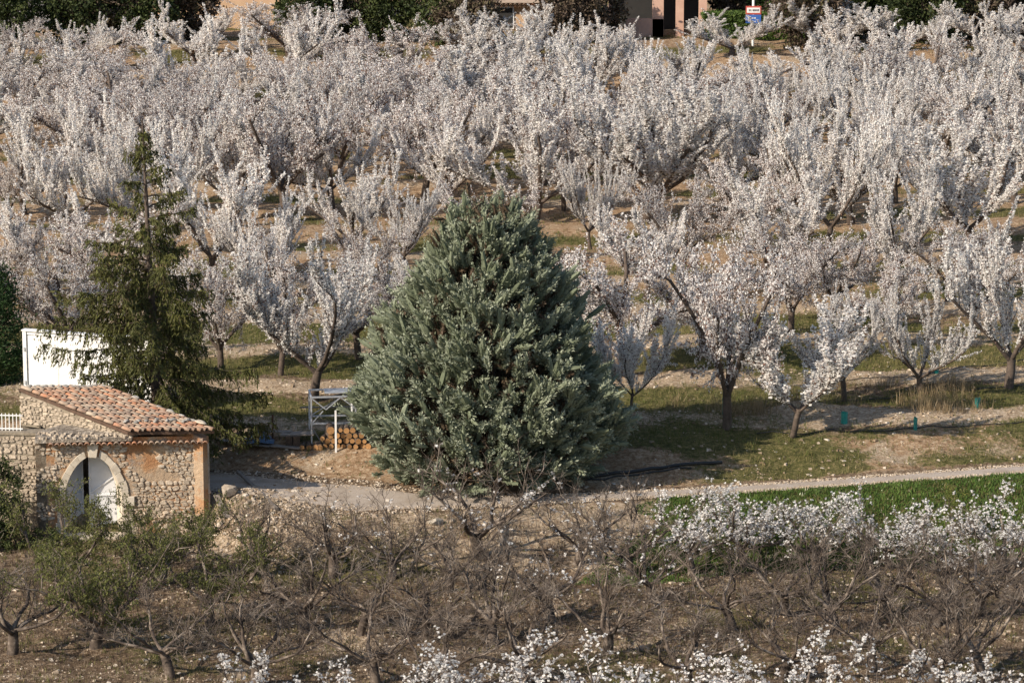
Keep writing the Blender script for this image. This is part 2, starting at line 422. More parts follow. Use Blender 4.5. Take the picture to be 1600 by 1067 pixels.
def zones(x, y):
    """turf, pale stony earth and orange earth, 0 to 1 each"""
    x = np.asarray(x, float); y = np.asarray(y, float)
    yc, hw = path_y(x), path_half(x)
    nz = fbm(x * 0.35, y * 0.5, 4); n2 = fbm(x * 0.9 + 40, y * 0.9, 3)
    band = 0.5 + 0.5 * np.sin((y - 0.05 * x) * 2 * math.pi / 5.6 + 1.2 * fbm(x * 0.12, y * 0.12, 2))
    above = sstep(yc + hw + 2.2, yc + hw + 4.0, y)
    bank = sstep(yc + hw, yc + hw + 0.7, y) * (1 - above)
    field = sstep(3.2, 6.0, x) * sstep(yc - 5.4, yc - 4.4, y) * (1 - sstep(yc - hw, yc - hw + 0.2, y))
    fore = 1 - sstep(yc - 5.4, yc - 4.0, y)
    near = 1 - sstep(112, 130, y)
    midp = (1 - fore) * (1 - sstep(yc - hw - .2, yc - hw, y)) * (1 - field)
    turf = above * (near * (0.98 - 0.75 * band + (nz - 0.5) * 1.3) + (1 - near) * (0.62 - 0.55 * band + (nz - 0.5) * 1.5)) \
        + bank * (sstep(2.0, 7.0, x) * 0.75 + (nz - 0.5) * 1.5 + 0.08) + field * 1.2 + fore * (0.26 + (nz - 0.5) * 1.4) + midp * (0.22 + (nz - .5) * 1.6)
    pale = above * (sstep(0.45, 0.85, band) * (0.95 * near + 0.5 * (1 - near)) + (n2 - 0.5) * 0.8) + fore * (0.22 + (n2 - 0.5) * 1.5) + bank * ((n2 - 0.5) * 1.2 + 0.35) + midp * (0.7 + (n2 - .5) * 1.2)
    org = above * (0.35 + 0.75 * (1 - near)) + bank * 0.85 + fore * ((n2 - 0.5) * 1.2 + 0.1) + midp * 0.3
    return np.clip(turf, 0, 1), np.clip(pale, 0, 1), np.clip(org, 0, 1)

X, Y = np.meshgrid(gx, gy)
Zt = terr(X, Y)
V = np.stack([X, Y, Zt], -1).reshape(-1, 3)
nx, ny = len(gx), len(gy)
I = (np.arange(ny - 1)[:, None] * nx + np.arange(nx - 1)[None]).ravel()
gm = mesh_np('ground', V, np.stack([I, I + 1, I + nx + 1, I + nx], 1), smooth=True)
zt = zones(V[:, 0], V[:, 1])
ca = gm.color_attributes.new('zone', 'FLOAT_COLOR', 'POINT')
ca.data.foreach_set('color', np.stack([*zt, np.ones(len(V))], 1).astype(np.float32).ravel())
tag(link('ground', gm, M['ground']), 'stony orchard ground with grass strips and bare tilled earth', kind='structure')

# gravel path
px_ = np.arange(-9.3, 40, 0.25)
rows_ = []
for x in px_:
    yc, hw = float(path_y(x)), float(path_half(x))
    hw *= 1 + 0.18 * (float(fbm(x * 1.1, 3.3, 3)) - 0.5) * 2
    rows_.append([(x, yc + hw * t + (0.10 * (float(vnoise(x * 2.1, 7 + t)) - .5) if abs(t) == 1 else 0)) for t in np.linspace(-1, 1, 7)])
P = np.array(rows_)
pz = terr(P[..., 0], P[..., 1]) + 0.028
pz[:, 0] -= 0.05; pz[:, -1] -= 0.05
V = np.concatenate([P, pz[..., None]], -1).reshape(-1, 3)
I = (np.arange(len(px_) - 1)[:, None] * 7 + np.arange(6)[None]).ravel()
tag(link('gravel_path', mesh_np('gravel_path', V, np.stack([I, I + 7, I + 8, I + 1], 1), smooth=True), M['gravel']), 'pale gravel path running below the orchard bank', kind='structure')

# ------------------------------------------------------------------ grass, straw, pebbles (nobody could count these)
def blades(name, xy, h, wd, tint, m, lean=0.5, label=None):
    n_ = len(xy)
    z = terr(xy[:, 0], xy[:, 1])
    az = NP.random(n_) * 2 * math.pi
    side = np.stack([np.cos(az), np.sin(az), np.zeros(n_)], 1) * (np.broadcast_to(wd, (n_,))[:, None])
    a2 = NP.random(n_) * 2 * math.pi
    ln = NP.random(n_) * lean
    tip = np.stack([np.cos(a2) * ln, np.sin(a2) * ln, np.sqrt(1 - np.clip(ln, 0, .95) ** 2)], 1) * h[:, None]
    base = np.stack([xy[:, 0], xy[:, 1], z - 0.01], 1)
    V = np.stack([base - side, base + side, base + tip], 1)
    o = link(name, mesh_np(name, V.reshape(-1, 3), np.arange(3 * n_).reshape(-1, 3), np.repeat(tint, 3)), m)
    return tag(o, label, kind='stuff')

def scatter(n_, x0, x1, y0, y1):
    return np.stack([NP.uniform(x0, x1, n_), NP.uniform(y0, y1, n_)], 1)

# green crop below the path
q = scatter(230000, -2, 22, 89.5, 101)
yc, hw = path_y(q[:, 0]), path_half(q[:, 0])
keep = (q[:, 1] < yc - hw - 0.03) & (q[:, 1] > yc - 5.2 - 0.8 * fbm(q[:, 0], q[:, 1])) & (q[:, 0] > 2.8 + 2.8 * fbm(q[:, 0] * 0.5, q[:, 1] * 0.5) - 0.4 * (yc - q[:, 1]))
q = q[keep]
pat = fbm(q[:, 0] * 0.8, q[:, 1] * 0.8, 3)
t = np.clip(NP.random(len(q)) * 0.75 + (pat - 0.5) * 0.7, 0, 0.93)
t = np.where(NP.random(len(q)) < 0.012, 0.985, t)
blades('green_crop', q, NP.uniform(0.03, 0.13, len(q)) * (0.5 + 1.0 * pat), NP.uniform(0.008, 0.030, len(q)), t, M['grass_field'], 0.95, 'dense bright green crop below the gravel path')

def clump(q, k, r):
    q = np.repeat(q, k, 0)
    return q + NP.normal(size=q.shape) * r

# wild grass on the bank and between the rows
q = scatter(80000, -18, 21, 95.5, 135)
tz, pz_, _ = zones(q[:, 0], q[:, 1])
yc, hw = path_y(q[:, 0]), path_half(q[:, 0])
hut = (q[:, 0] < -7.7) & (q[:, 0] > -15.5) & (q[:, 1] < 97.5)
keep = (NP.random(len(q)) < tz ** 1.2 * 0.8) & (q[:, 1] > yc + hw + 0.1) & ~hut
q = clump(q[keep], 5, 0.05)
t = np.clip(NP.random(len(q)) * 0.6 + fbm(q[:, 0] * 0.3 + 3, q[:, 1] * 0.3) * 0.9 - 0.25, 0, 1)
blades('wild_grass', q, NP.uniform(0.05, 0.20, len(q)), NP.uniform(0.006, 0.014, len(q)), t, M['grass'], 0.8, 'short wild grass on the bank and between the tree rows')
q = scatter(42000, -38, 38, 135, 205)
tz, _, _ = zones(q[:, 0], q[:, 1])
q = clump(q[NP.random(len(q)) < tz * 0.9], 4, 0.12)
t = np.clip(NP.random(len(q)) * 0.5 + 0.35 * fbm(q[:, 0] * 0.3, q[:, 1] * 0.3) + 0.1, 0, 1)
blades('far_grass', q, NP.uniform(0.08, 0.25, len(q)), NP.uniform(0.012, 0.025, len(q)), t, M['grass'], 0.8, 'grass strips under the far almond rows')
# grass and weeds in the pruned orchard
q = scatter(26000, -17, 17, 78, 97)
tz, _, _ = zones(q[:, 0], q[:, 1])
keep = (NP.random(len(q)) < 0.20 + tz * 0.8) & (np.abs(q[:, 1] - path_y(q[:, 0])) > path_half(q[:, 0]) + 0.1) & (q[:, 1] < path_y(q[:, 0])) & ~((q[:, 0] < -7.8) & (q[:, 1] > 94.0))
q = clump(q[keep], 5, 0.05)
t = np.clip(NP.random(len(q)) * 0.75 + 0.25 * fbm(q[:, 0], q[:, 1]), 0, 1)
blades('weeds', q, NP.uniform(0.04, 0.17, len(q)), NP.uniform(0.006, 0.016, len(q)), t, M['grass'], 0.9, 'sparse weeds on the stony ground of the pruned orchard')
# tall dry straw in front of the right hand row
q = scatter(1500, 4.8, 14.5, 102.3, 107)
keep = NP.random(len(q)) < np.clip(fbm(q[:, 0] * 0.7, q[:, 1] * 0.9, 3) * 3.2 - 1.35, 0, 1)
q = clump(q[keep], 9, 0.07)
blades('dry_straw', q, NP.uniform(0.15, 0.6, len(q)), NP.uniform(0.004, 0.009, len(q)), NP.random(len(q)), M['dry'], 0.6, 'tall dry straw among the young trees')
# leaf litter and pruned twigs under the bare trees
q = scatter(70000, -17, 17, 78, 95)
q = q[~((q[:, 0] < -7.9) & (q[:, 1] > 94)) & ~((q[:, 0] > 1.5) & (q[:, 1] > path_y(q[:, 0]) - 5)) & (q[:, 1] < path_y(q[:, 0]) - 2)]
blades('pruning_litter', q, NP.uniform(0.06, 0.3, len(q)), NP.uniform(0.004, 0.010, len(q)), np.clip(NP.random(len(q)) * 0.7, 0, 1), M['browntwig'], 1.0, 'dead twigs and leaf litter lying under the pruned trees')

ICO_V = np.array([(1, 1, -.3), (-1, 1, -.3), (-1, -1, -.3), (1, -1, -.3), (.62, .62, .55), (-.62, .62, .55), (-.62, -.62, .55), (.62, -.62, .55)])
ICO_F = np.array([(4, 5, 6, 7), (0, 1, 5, 4), (1, 2, 6, 5), (2, 3, 7, 6), (3, 0, 4, 7)])
def pebbles(name, xy, size, tint, label, zoff=0.0):
    n_ = len(xy)
    z = terr(xy[:, 0], xy[:, 1]) + zoff
    V = ICO_V[None] * (1 + NP.normal(size=(n_, 8, 3)) * 0.25)
    V = V * (size[:, None, None] * NP.uniform(0.55, 1.3, (n_, 1, 3)))
    a = NP.random(n_) * 6.28
    c_, s_ = np.cos(a)[:, None], np.sin(a)[:, None]
    V = np.stack([V[..., 0] * c_ - V[..., 1] * s_, V[..., 0] * s_ + V[..., 1] * c_, V[..., 2]], -1)
    V = V + np.stack([xy[:, 0], xy[:, 1], z], 1)[:, None]
    F = (ICO_F[None] + (np.arange(n_) * 8)[:, None, None]).reshape(-1, 4)
    return tag(link(name, mesh_np(name, V.reshape(-1, 3), F, np.repeat(tint, 8)), M['pebble']), label, kind='stuff')

q = scatter(130000, -18, 21, 78, 128)
_, pz_, oz = zones(q[:, 0], q[:, 1])
yc, hw = path_y(q[:, 0]), path_half(q[:, 0])
crop = (q[:, 0] > 1.2) & (q[:, 1] > yc - 5) & (q[:, 1] < yc)
prob = 0.04 + pz_ * 0.62
rub = np.exp(-(((q[:, 0] + 7.0) / 1.4) ** 2 + ((q[:, 1] - 93.8) / 2.0) ** 2))
keep = (NP.random(len(q)) < np.clip(prob + rub, 0, 1)) & (np.abs(q[:, 1] - yc) > hw * 0.95) & ~crop & ~((q[:, 0] < -8.0) & (q[:, 0] > -15.5) & (q[:, 1] > 94.2) & (q[:, 1] < 97.6))
q = q[keep]
pebbles('loose_stones', q, 0.013 + NP.random(len(q)) ** 5 * 0.055, np.clip(NP.random(len(q)) ** 1.2, 0, 1), 'loose limestone pebbles scattered over the tilled earth')
q = scatter(40000, -17, 17, 79, 95)
q = q[(fbm(q[:, 0] * .6, q[:, 1] * .6, 3) + NP.normal(size=len(q)) * .12 > .5) & (q[:, 1] < path_y(q[:, 0]) - 5.0 + 2.5 * (q[:, 0] < 0)) & ~((q[:, 0] < -7.9) & (q[:, 1] > 94))]
pebbles('orchard_pebbles', q, 0.010 + NP.random(len(q)) ** 4 * 0.035, np.clip(NP.random(len(q)) ** .8, 0, 1), 'pale pebbles on the ground of the pruned orchard')
q = np.stack([NP.normal(-6.7, 1.0, 3600), NP.normal(93.7, 1.35, 3600)], 1)
q = q[(q[:, 0] > -8.05) | (q[:, 1] < 94.0)]
pebbles('rubble', q, 0.018 + NP.random(len(q)) ** 5 * 0.08, np.clip(NP.random(len(q)) ** 1.4 * .95, 0, 1), 'limestone rubble spilling down beside the stone hut')
q = np.stack([NP.uniform(-9, 18, 5000), NP.random(5000)], 1)
e = np.where(NP.random(len(q)) < 0.5, -1, 1)
q[:, 1] = path_y(q[:, 0]) + path_half(q[:, 0]) * e * NP.uniform(0.55, 1.25, len(q))
pebbles('path_stones', q, NP.uniform(0.012, 0.035, len(q)), np.clip(NP.random(len(q)) * 0.6 + 0.35, 0, 1), 'small stones along the edges of the gravel path', 0.025)

# ------------------------------------------------------------------ the stone hut
YF = 94.3
F0 = at_y(58, 800, YF - 0.1); F1 = at_y(328, 800, YF + 0.25)
F0.z = F1.z = 0
ux = (F1 - F0); L_F = ux.length; ux.normalize()
wn = Vector((ux.y, -ux.x, 0))            # outward, towards the field
ZT = at_y(250, 684, YF).z                # wall top under the eave
ZB = -1.35
def fw(u, v, d=0.0): return F0 + ux * u + wn * d + Vector((0, 0, v))
hut = empty('stone_hut', (0, 0, 0), label='small stone hut with a terracotta tiled roof and an arched white door', cat='hut')

UA, UB = (103 - 58) / 57.2, (194 - 58) / 57.2
UC, HW_ = (UA + UB) / 2, (UB - UA) / 2
VS = at_y(150, 776, YF).z; VA = at_y(150, 712, YF).z
def arch(t, grow=0.0):
    """t from -1 (left springing) to 1 (right springing)"""
    a = abs(t)
    v = VS + (VA - VS + grow) * (1 - a ** 1.75) ** 0.62
    return UC + t * (HW_ + grow), v
AN = 20
ts = [-math.cos(math.pi * i / AN) for i in range(AN + 1)]
mb = MB()
def quad(a, b, c, d): mb.add([a, b, c, d], [(0, 1, 2, 3)])
NU = 3
quad(fw(0, ZB), fw(UA, ZB), fw(UA, ZT), fw(0, ZT))
quad(fw(UB, ZB), fw(L_F, ZB), fw(L_F, ZT), fw(UB, ZT))
for i in range(AN):
    (u0, v0), (u1, v1) = arch(ts[i]), arch(ts[i + 1])
    quad(fw(u0, v0), fw(u1, v1), fw(u1, ZT), fw(u0, ZT))
# reveals, splayed to the right
DEP = 0.42
def inner(u, v):
    k = (u - UC) / HW_
    return fw(u - 0.16 * max(k, 0) - 0.0 * min(k, 0), v - 0.05 * max(0, (v - VS) / (VA - VS)), -DEP)
out = [(UA, ZB)] + [arch(t) for t in ts] + [(UB, ZB)]
wallm = mb.build('wall', M['plaster'], hut)
rv = MB()
for (u0, v0), (u1, v1) in zip(out[:-1], out[1:]):
    rv.add([fw(u0, v0), fw(u1, v1), inner(u1, v1), inner(u0, v0)], [(3, 2, 1, 0)])
rv.build('door_reveal', M['ashlar'], hut)

# roof plane: the eave along the front, the run going back to the left
FR = at_y(335, 673, YF + 0.0); BR = at_y(163, 605, YF + 2.25)
run = FR - BR
ev = -ux * 2.42
FL, BL = FR + ev, BR + ev
RN = ev.cross(run).normalized()
if RN.z < 0: RN = -RN
def rf(a, b, h=0.0): return BR + run * a + ev * b + RN * h   # a: 0 ridge..1 eave, b: 0 right verge..1 left verge
roof = MB()
top = [rf(0, 0), rf(1, 0), rf(1, 1), rf(0, 1)]
bot = [p - RN * 0.09 for p in top]
roof.add(top + bot, [(0, 1, 2, 3), (7, 6, 5, 4), (0, 4, 5, 1), (1, 5, 6, 2), (2, 6, 7, 3), (3, 7, 4, 0)])
roof = roof.build('roof', rough_mat('under_tiles', [(0.3, (0.075, 0.045, 0.03)), (0.7, (0.15, 0.09, 0.06))], 8), hut)  # slab kept dark: shade of the gaps between tiles is in its colour
# side, back and gable walls
def zr(p, off=0.10):
    """height of the roof underside above p"""
    d = Vector((p.x, p.y, 0))
    return BR.z - (RN.x * (p.x - BR.x) + RN.y * (p.y - BR.y)) / RN.z - off
def wallprism(name, a, b, th, m, zb=-1.2, za=None, zb2=None, parent=hut):
    a, b = Vector(a), Vector(b); d = (b - a).normalized(); nrm = Vector((d.y, -d.x, 0))
    zs = [za if za is not None else zr(a), zb2 if zb2 is not None else zr(b)]
    q = MB(); vs = []
    for p, zz in ((a, zs[0]), (b, zs[1])):
        for s_ in (0, -th):
            w_ = p + nrm * s_
            vs += [Vector((w_.x, w_.y, zb)), Vector((w_.x, w_.y, zz))]
    q.add(vs, [(0, 4, 5, 1), (2, 3, 7, 6), (1, 5, 7, 3), (0, 1, 3, 2), (4, 6, 7, 5), (0, 2, 6, 4)])
    return q.build(name, m, parent)
gl = FL + Vector((0.06, 0.20, 0)); gb = BL + Vector((0.05, -0.05, 0))
gable = wallprism('gable_wall', gb, gl, 0.35, M['mortar'], zb=ZT - 0.12)
rb = BR + Vector((-0.14, 0, 0)); f1 = fw(L_F, 0, -0.02)
wallprism('side_wall', f1, rb, 0.35, M['plaster'], zb2=None, za=ZT - 0.02)
wallprism('back_wall', gb + Vector((0.02, -0.02, 0)), rb - Vector((0.0, 0.02, 0)), 0.3, M['mortar'])
# dark inside behind the door: a floor and the facade's inner face are enough
fl = MB(); fl.add([fw(0, -0.92, -0.1), fw(L_F, -0.92, -0.1), fw(L_F - 1, -0.92, -2.0), fw(0.2, -0.92, -2.0)], [(0, 1, 2, 3)])
fl.build('earth_floor', M['mortar'], hut)
inn = MB()
inn.add([fw(0.02, ZB, -0.44), fw(0.02, ZT, -0.44), fw(0.02, ZT, -1.75), fw(0.02, ZB, -1.75)], [(0, 1, 2, 3)])
inn.add([fw(0.02, ZB, -1.76), fw(0.02, ZT, -1.76), fw(L_F - .7, ZT, -1.76), fw(L_F - .7, ZB, -1.76)], [(0, 1, 2, 3)])
inn.build('inner_wall', M['mortar'], hut)

# mortared ledge left of the roof, with tile ends below it
k0 = gl + (gb - gl) * 0.62
UE = (FL - F0).dot(ux) - 0.0
lp = [fw(0.0, ZT + 0.00, 0.15), fw(UE + .1, ZT + 0.03, 0.15), Vector((gl.x, gl.y, ZT + 0.10)), Vector((k0.x, k0.y, ZT + 0.10)), fw(0.0, ZT + 0.07, -0.5)]
lg = MB(); lg.add(lp + [p - Vector((0, 0, 0.10)) for p in lp], [(0, 1, 2, 3, 4), (9, 8, 7, 6, 5), (0, 5, 6, 1), (4, 9, 5, 0), (3, 8, 9, 4)])
ledge = lg.build('ledge', rough_mat('rubbly_mortar', [(0.34, (0.10, 0.080, 0.060)), (0.5, (0.24, 0.20, 0.155)), (0.64, (0.46, 0.40, 0.33))], 8, 0.95, 1.0, 0.05, detail=8), hut)
lw = wallprism('ledge_wall', fw(0, 0, -0.52), fw(0.0, 0, 0.0), 0.3, M['mortar'], za=ZT + .02, zb2=ZT)
wallprism('rear_wall', (k0.x + .1, k0.y - .1, 0), fw(0.02, 0, -0.5), 0.3, M['mortar'], za=ZT + .04, zb2=ZT + .03)

# canal tiles
def tile_mesh(Lt=0.44, r0=0.078, r1=0.062, th=0.016, k=6):
    vs, fs = [], []
    for x, r in ((0, r1), (Lt, r0)):
        for rr in (r, r - th):
            for j in range(k + 1):
                a = math.pi * j / k
                vs.append((x, math.cos(a) * rr, math.sin(a) * rr * 1.0))
    n_ = k + 1
    for j in range(k):
        fs += [(j, j + 1, 2 * n_ + j + 1, 2 * n_ + j), (n_ + j, 3 * n_ + j, 3 * n_ + j + 1, n_ + j + 1), (2 * n_ + j, 2 * n_ + j + 1, 3 * n_ + j + 1, 3 * n_ + j), (j, n_ + j, n_ + j + 1, j + 1)]
    fs += [(0, 2 * n_, 3 * n_, n_), (k, n_ + k, 3 * n_ + k, 2 * n_ + k)]
    me = mesh_py('tile', vs, fs, True); me.materials.append(M['tile']); return me
TM = [tile_mesh(), tile_mesh(0.42, 0.075, 0.063), tile_mesh(0.46, 0.080, 0.060)]
rd = run.normalized(); sd = RN.cross(rd)
Mt = Matrix((rd, sd, RN)).transposed()
nrow = 12; ncol = 14
stepa = 1.0 / nrow
Lx = run.length / nrow
def tile_scale(me, want): return want
for j in range(ncol):
    bcol = (j + 0.45) / ncol
    off = R.uniform(-0.03, 0.03)
    for i in range(nrow):
        a = i * stepa + off * 0.3 + R.uniform(-0.006, 0.006)
        o = link('tile', R.choice(TM), None, roof)
        p = rf(a, bcol + R.uniform(-0.005, 0.005), 0.030 + R.uniform(0, 0.008))
        tilt = Matrix.Rotation(-0.055 + R.uniform(-0.012, 0.012), 3, 'Y') @ Matrix.Rotation(R.uniform(-0.05, 0.05), 3, 'Z')
        o.matrix_local = Matrix.Translation(p) @ (Mt @ tilt).to_4x4() @ Matrix.Diagonal((Lx * 1.22 / 0.44, 1.0, 1.0, 1))
# tile ends of the eave course under ledge and roof
Mo = Matrix((wn, ux, Vector((0, 0, 1)))).transposed()
Mo = Matrix((wn, Vector((0, 0, 1)).cross(wn), Vector((0, 0, 1)))).transposed()
for r_, (u0, zz, dd) in enumerate(((0.45, ZT - 0.165, 0.05),)):
    u = u0
    while u < L_F - 0.05:
        o = link('tile', R.choice(TM), None, ledge)
        o.matrix_local = Matrix.Translation(fw(u, zz + R.uniform(-.008, .008), -0.22 + dd + R.uniform(-.02, .015))) @ Mo.to_4x4()
        u += 0.165 + R.uniform(-.008, .008)

# rubble stones set in the walls
def stone_meshes(name, n_, m):
    out_ = []
    for s_ in range(n_):
        rr = random.Random(100 + s_)
        k = rr.choice((6, 7, 7, 8))
        an = sorted(2 * math.pi * (j + rr.uniform(-.28, .28)) / k for j in range(k))
        vs = []
        sq = lambda a: 1 / max(abs(math.cos(a)), abs(math.sin(a))) ** 0.75
        for (sc, zz) in ((1.0, -0.5), (0.98, 0.22), (0.80, 0.5)):
            for a in an:
                q_ = sq(a) * rr.uniform(0.78, 1.08) * sc * 0.52
                vs.append((math.cos(a) * q_, math.sin(a) * q_, zz + (rr.uniform(-.15, .15) if zz > .2 else 0)))
        fs = []
        for l in range(2):
            for j in range(k): fs.append((l * k + j, l * k + (j + 1) % k, (l + 1) * k + (j + 1) % k, (l + 1) * k + j))
        fs.append(tuple(2 * k + j for j in range(k)))
        me = mesh_py(name, vs, fs); me.materials.append(m); out_.append(me)
    return out_
SM = stone_meshes('stone', 14, M['stone'])
SG = stone_meshes('stone', 8, M['greystone'])
stone_n = 0
extra = MB()
def lay_wall(par, org, du, dn, length, zlo, zhi, ok, wmin=0.10, wmax=0.24, hmin=0.075, hmax=0.15, limit=300, meshes=SM, gap=0.012, down=False):
    """Courses of rough stones on the plane through org, along du, facing dn."""
    global stone_n
    Mw = Matrix((du, Vector((0, 0, 1)), dn)).transposed()
    z = zhi if down else zlo; cnt = 0
    while (z > zlo if down else z < zhi):
        h = R.uniform(hmin, hmax); u = R.uniform(-0.1, 0)
        while u < length:
            wd = R.uniform(wmin, wmax)
            uu, zz = u + wd / 2, z + h / 2 + R.uniform(-.03, .03)
            if ok(uu, zz, wd, h):
                if R.random() < .3: h2 = h * .7
                p = org + du * uu + Vector((0, 0, zz)) + dn * R.uniform(-0.022, 0.002)
                T = Matrix.Translation(p) @ (Mw @ Matrix.Rotation(R.uniform(-.22, .22), 3, 'Z') @ Matrix.Rotation(R.uniform(-.12, .12), 3, 'X')).to_4x4() @ Matrix.Diagonal((wd - gap, h * R.uniform(.75, 1.35) - gap * .6, R.uniform(0.06, 0.10), 1))
                me = R.choice(meshes)
                if cnt < limit:
                    o = link('stone', me, None, par); o.matrix_local = T; cnt += 1
                else:
                    extra.add([T @ v.co for v in me.vertices], [tuple(p_.vertices) for p_ in me.polygons])
            u += wd
        z += -h if down else h
    return cnt

def surround(u, v, mrg=0.30):
    if UA - mrg < u < UB + mrg and v < VS: return True
    if abs(u - UC) < HW_ + mrg and v < VS + (VA - VS + mrg) * max(0, 1 - (abs(u - UC) / (HW_ + mrg)) ** 1.75) ** 0.62: return True
    return False
def facade_ok(u, v, wd, h):
    if u < 0.05 or u > L_F - 0.06 or surround(u, v) or v > ZT - 0.24: return False
    n_ = float(fbm(u * 0.9 + 3.1, v * 0.9 + 8.8, 3))
    if u > 2.45:
        if v < 0.60: return n_ > 0.36
        if u > 3.5 and v > 0.9: return n_ > 0.40
        return n_ > 0.55
    return n_ > 0.50
c1_ = lay_wall(wallm, fw(0, 0), ux, wn, L_F, -1.15, ZT, facade_ok, 0.07, 0.24, 0.06, 0.13, 270)
gd = (gl - gb); gd.z = 0; GL = gd.length; gd.normalize(); gn = Vector((gd.y, -gd.x, 0))
def gable_ok(u, v, wd, h):
    p = gb + gd * u
    return -0.02 < u < GL and v + h * .5 < zr(p) - 0.0
go = Vector((gb.x, gb.y, 0))
lay_wall(gable, go, gd, gn, GL, ZT - 0.05, 3.2, gable_ok, 0.08, 0.26, 0.05, 0.10, 270)
for i in range(70):
    a_, b2_ = R.random(), R.random()
    p = lp[0].lerp(lp[1], a_).lerp(lp[4].lerp(lp[2], a_), b2_ * .95)
    T = Matrix.Translation(p + Vector((0, 0, .01))) @ Matrix.Rotation(R.uniform(0, 6), 4, 'Z') @ Matrix.Diagonal((R.uniform(.05, .16), R.uniform(.05, .12), R.uniform(.05, .09), 1))
    me = R.choice(SG)
    extra.add([T @ v.co for v in me.vertices], [tuple(p_.vertices) for p_ in me.polygons])
if extra.v:
    e_ = extra.build('facing_stones', M['stone'], hut); e_['kind'] = 'stuff'

# dressed stones round the door
def block(par, pts, d0, d1, name, m=M['ashlar']):
    """pts: outline in (u, v), from depth d0 to d1 proud of the wall"""
    k = len(pts)
    cu = sum(p[0] for p in pts) / k; cv = sum(p[1] for p in pts) / k
    q = MB()
    A = [fw(u, v, d0) for u, v in pts]
    B = [fw(u, v, d1 - 0.012) for u, v in pts]
    Cc = [fw(u + (cu - u) * 0.06, v + (cv - v) * 0.06, d1) for u, v in pts]
    fs = [(j, (j + 1) % k, k + (j + 1) % k, k + j) for j in range(k)] + [(k + j, k + (j + 1) % k, 2 * k + (j + 1) % k, 2 * k + j) for j in range(k)] + [tuple(2 * k + j for j in range(k))]
    q.add(A + B + Cc, fs)
    return q.build(name, m, par)
nb = 6
for side in (-1, 1):
    tt = [1 - (j / nb) * 0.86 for j in range(nb + 1)]
    tt = [math.sin(x * math.pi / 2) for x in tt]
    for j in range(nb):
        t0, t1 = tt[j] * side, tt[j + 1] * side
        wd = 0.21 + R.uniform(-.02, .03)
        a0, a1 = arch(t0), arch(t1); b0, b1 = arch(t0, wd), arch(t1, wd)
        am, bm = arch((t0 + t1) / 2), arch((t0 + t1) / 2, wd)
        pts = [a0, am, a1, b1, bm, b0]
        if side > 0: pts = pts[::-1]
        pts = pts[::-1]
        g_ = 0.006
        block(hut, pts, -0.10, 0.035 + R.uniform(0, .02), 'voussoir')
ku, kv = UC, VA
block(hut, [(ku - 0.10, kv - 0.04), (ku + 0.12, kv - 0.05), (ku + 0.19, kv + 0.34), (ku - 0.14, kv + 0.36)], -0.1, 0.10, 'keystone')
block(hut, [(UB - 0.0, VS - 0.26), (UB + 0.36, VS - 0.26), (UB + 0.36, VS), (UB - 0.0, VS)], -0.1, 0.10, 'impost')
block(hut, [(UA - 0.27, VS - 0.26), (UA, VS - 0.26), (UA, VS), (UA - 0.27, VS)], -0.1, 0.09, 'impost')
for u0, u1 in ((UB, UB + 0.30), (UA - 0.22, UA)):
    v = ZB
    while v < VS - 0.3:
        h = min(R.uniform(0.30, 0.52), VS - 0.262 - v)
        if VS - 0.262 - (v + h) < 0.12: h = VS - 0.262 - v
        e0 = R.uniform(0, .07)
        block(hut, [(u0 - (e0 if u0 < UC else 0), v + .004), (u1 + (e0 if u0 > UC else 0), v + .004), (u1 + (e0 if u0 > UC else 0), v + h - .004), (u0 - (e0 if u0 < UC else 0), v + h - .004)], -0.1, 0.03 + R.uniform(0, .015), 'jamb_stone')
        v += h
# quoins on the right corner
v = ZB
while v < ZT - 0.3:
    h = R.uniform(0.2, 0.36)
    wq = R.uniform(0.14, 0.3)
    if R.random() < 0.72:
        block(hut, [(L_F - wq, v), (L_F + 0.01, v), (L_F + 0.01, v + h - .012), (L_F - wq, v + h - .012)], -0.15, 0.02 + R.uniform(0, .02), 'quoin', M['stone'])
    v += h

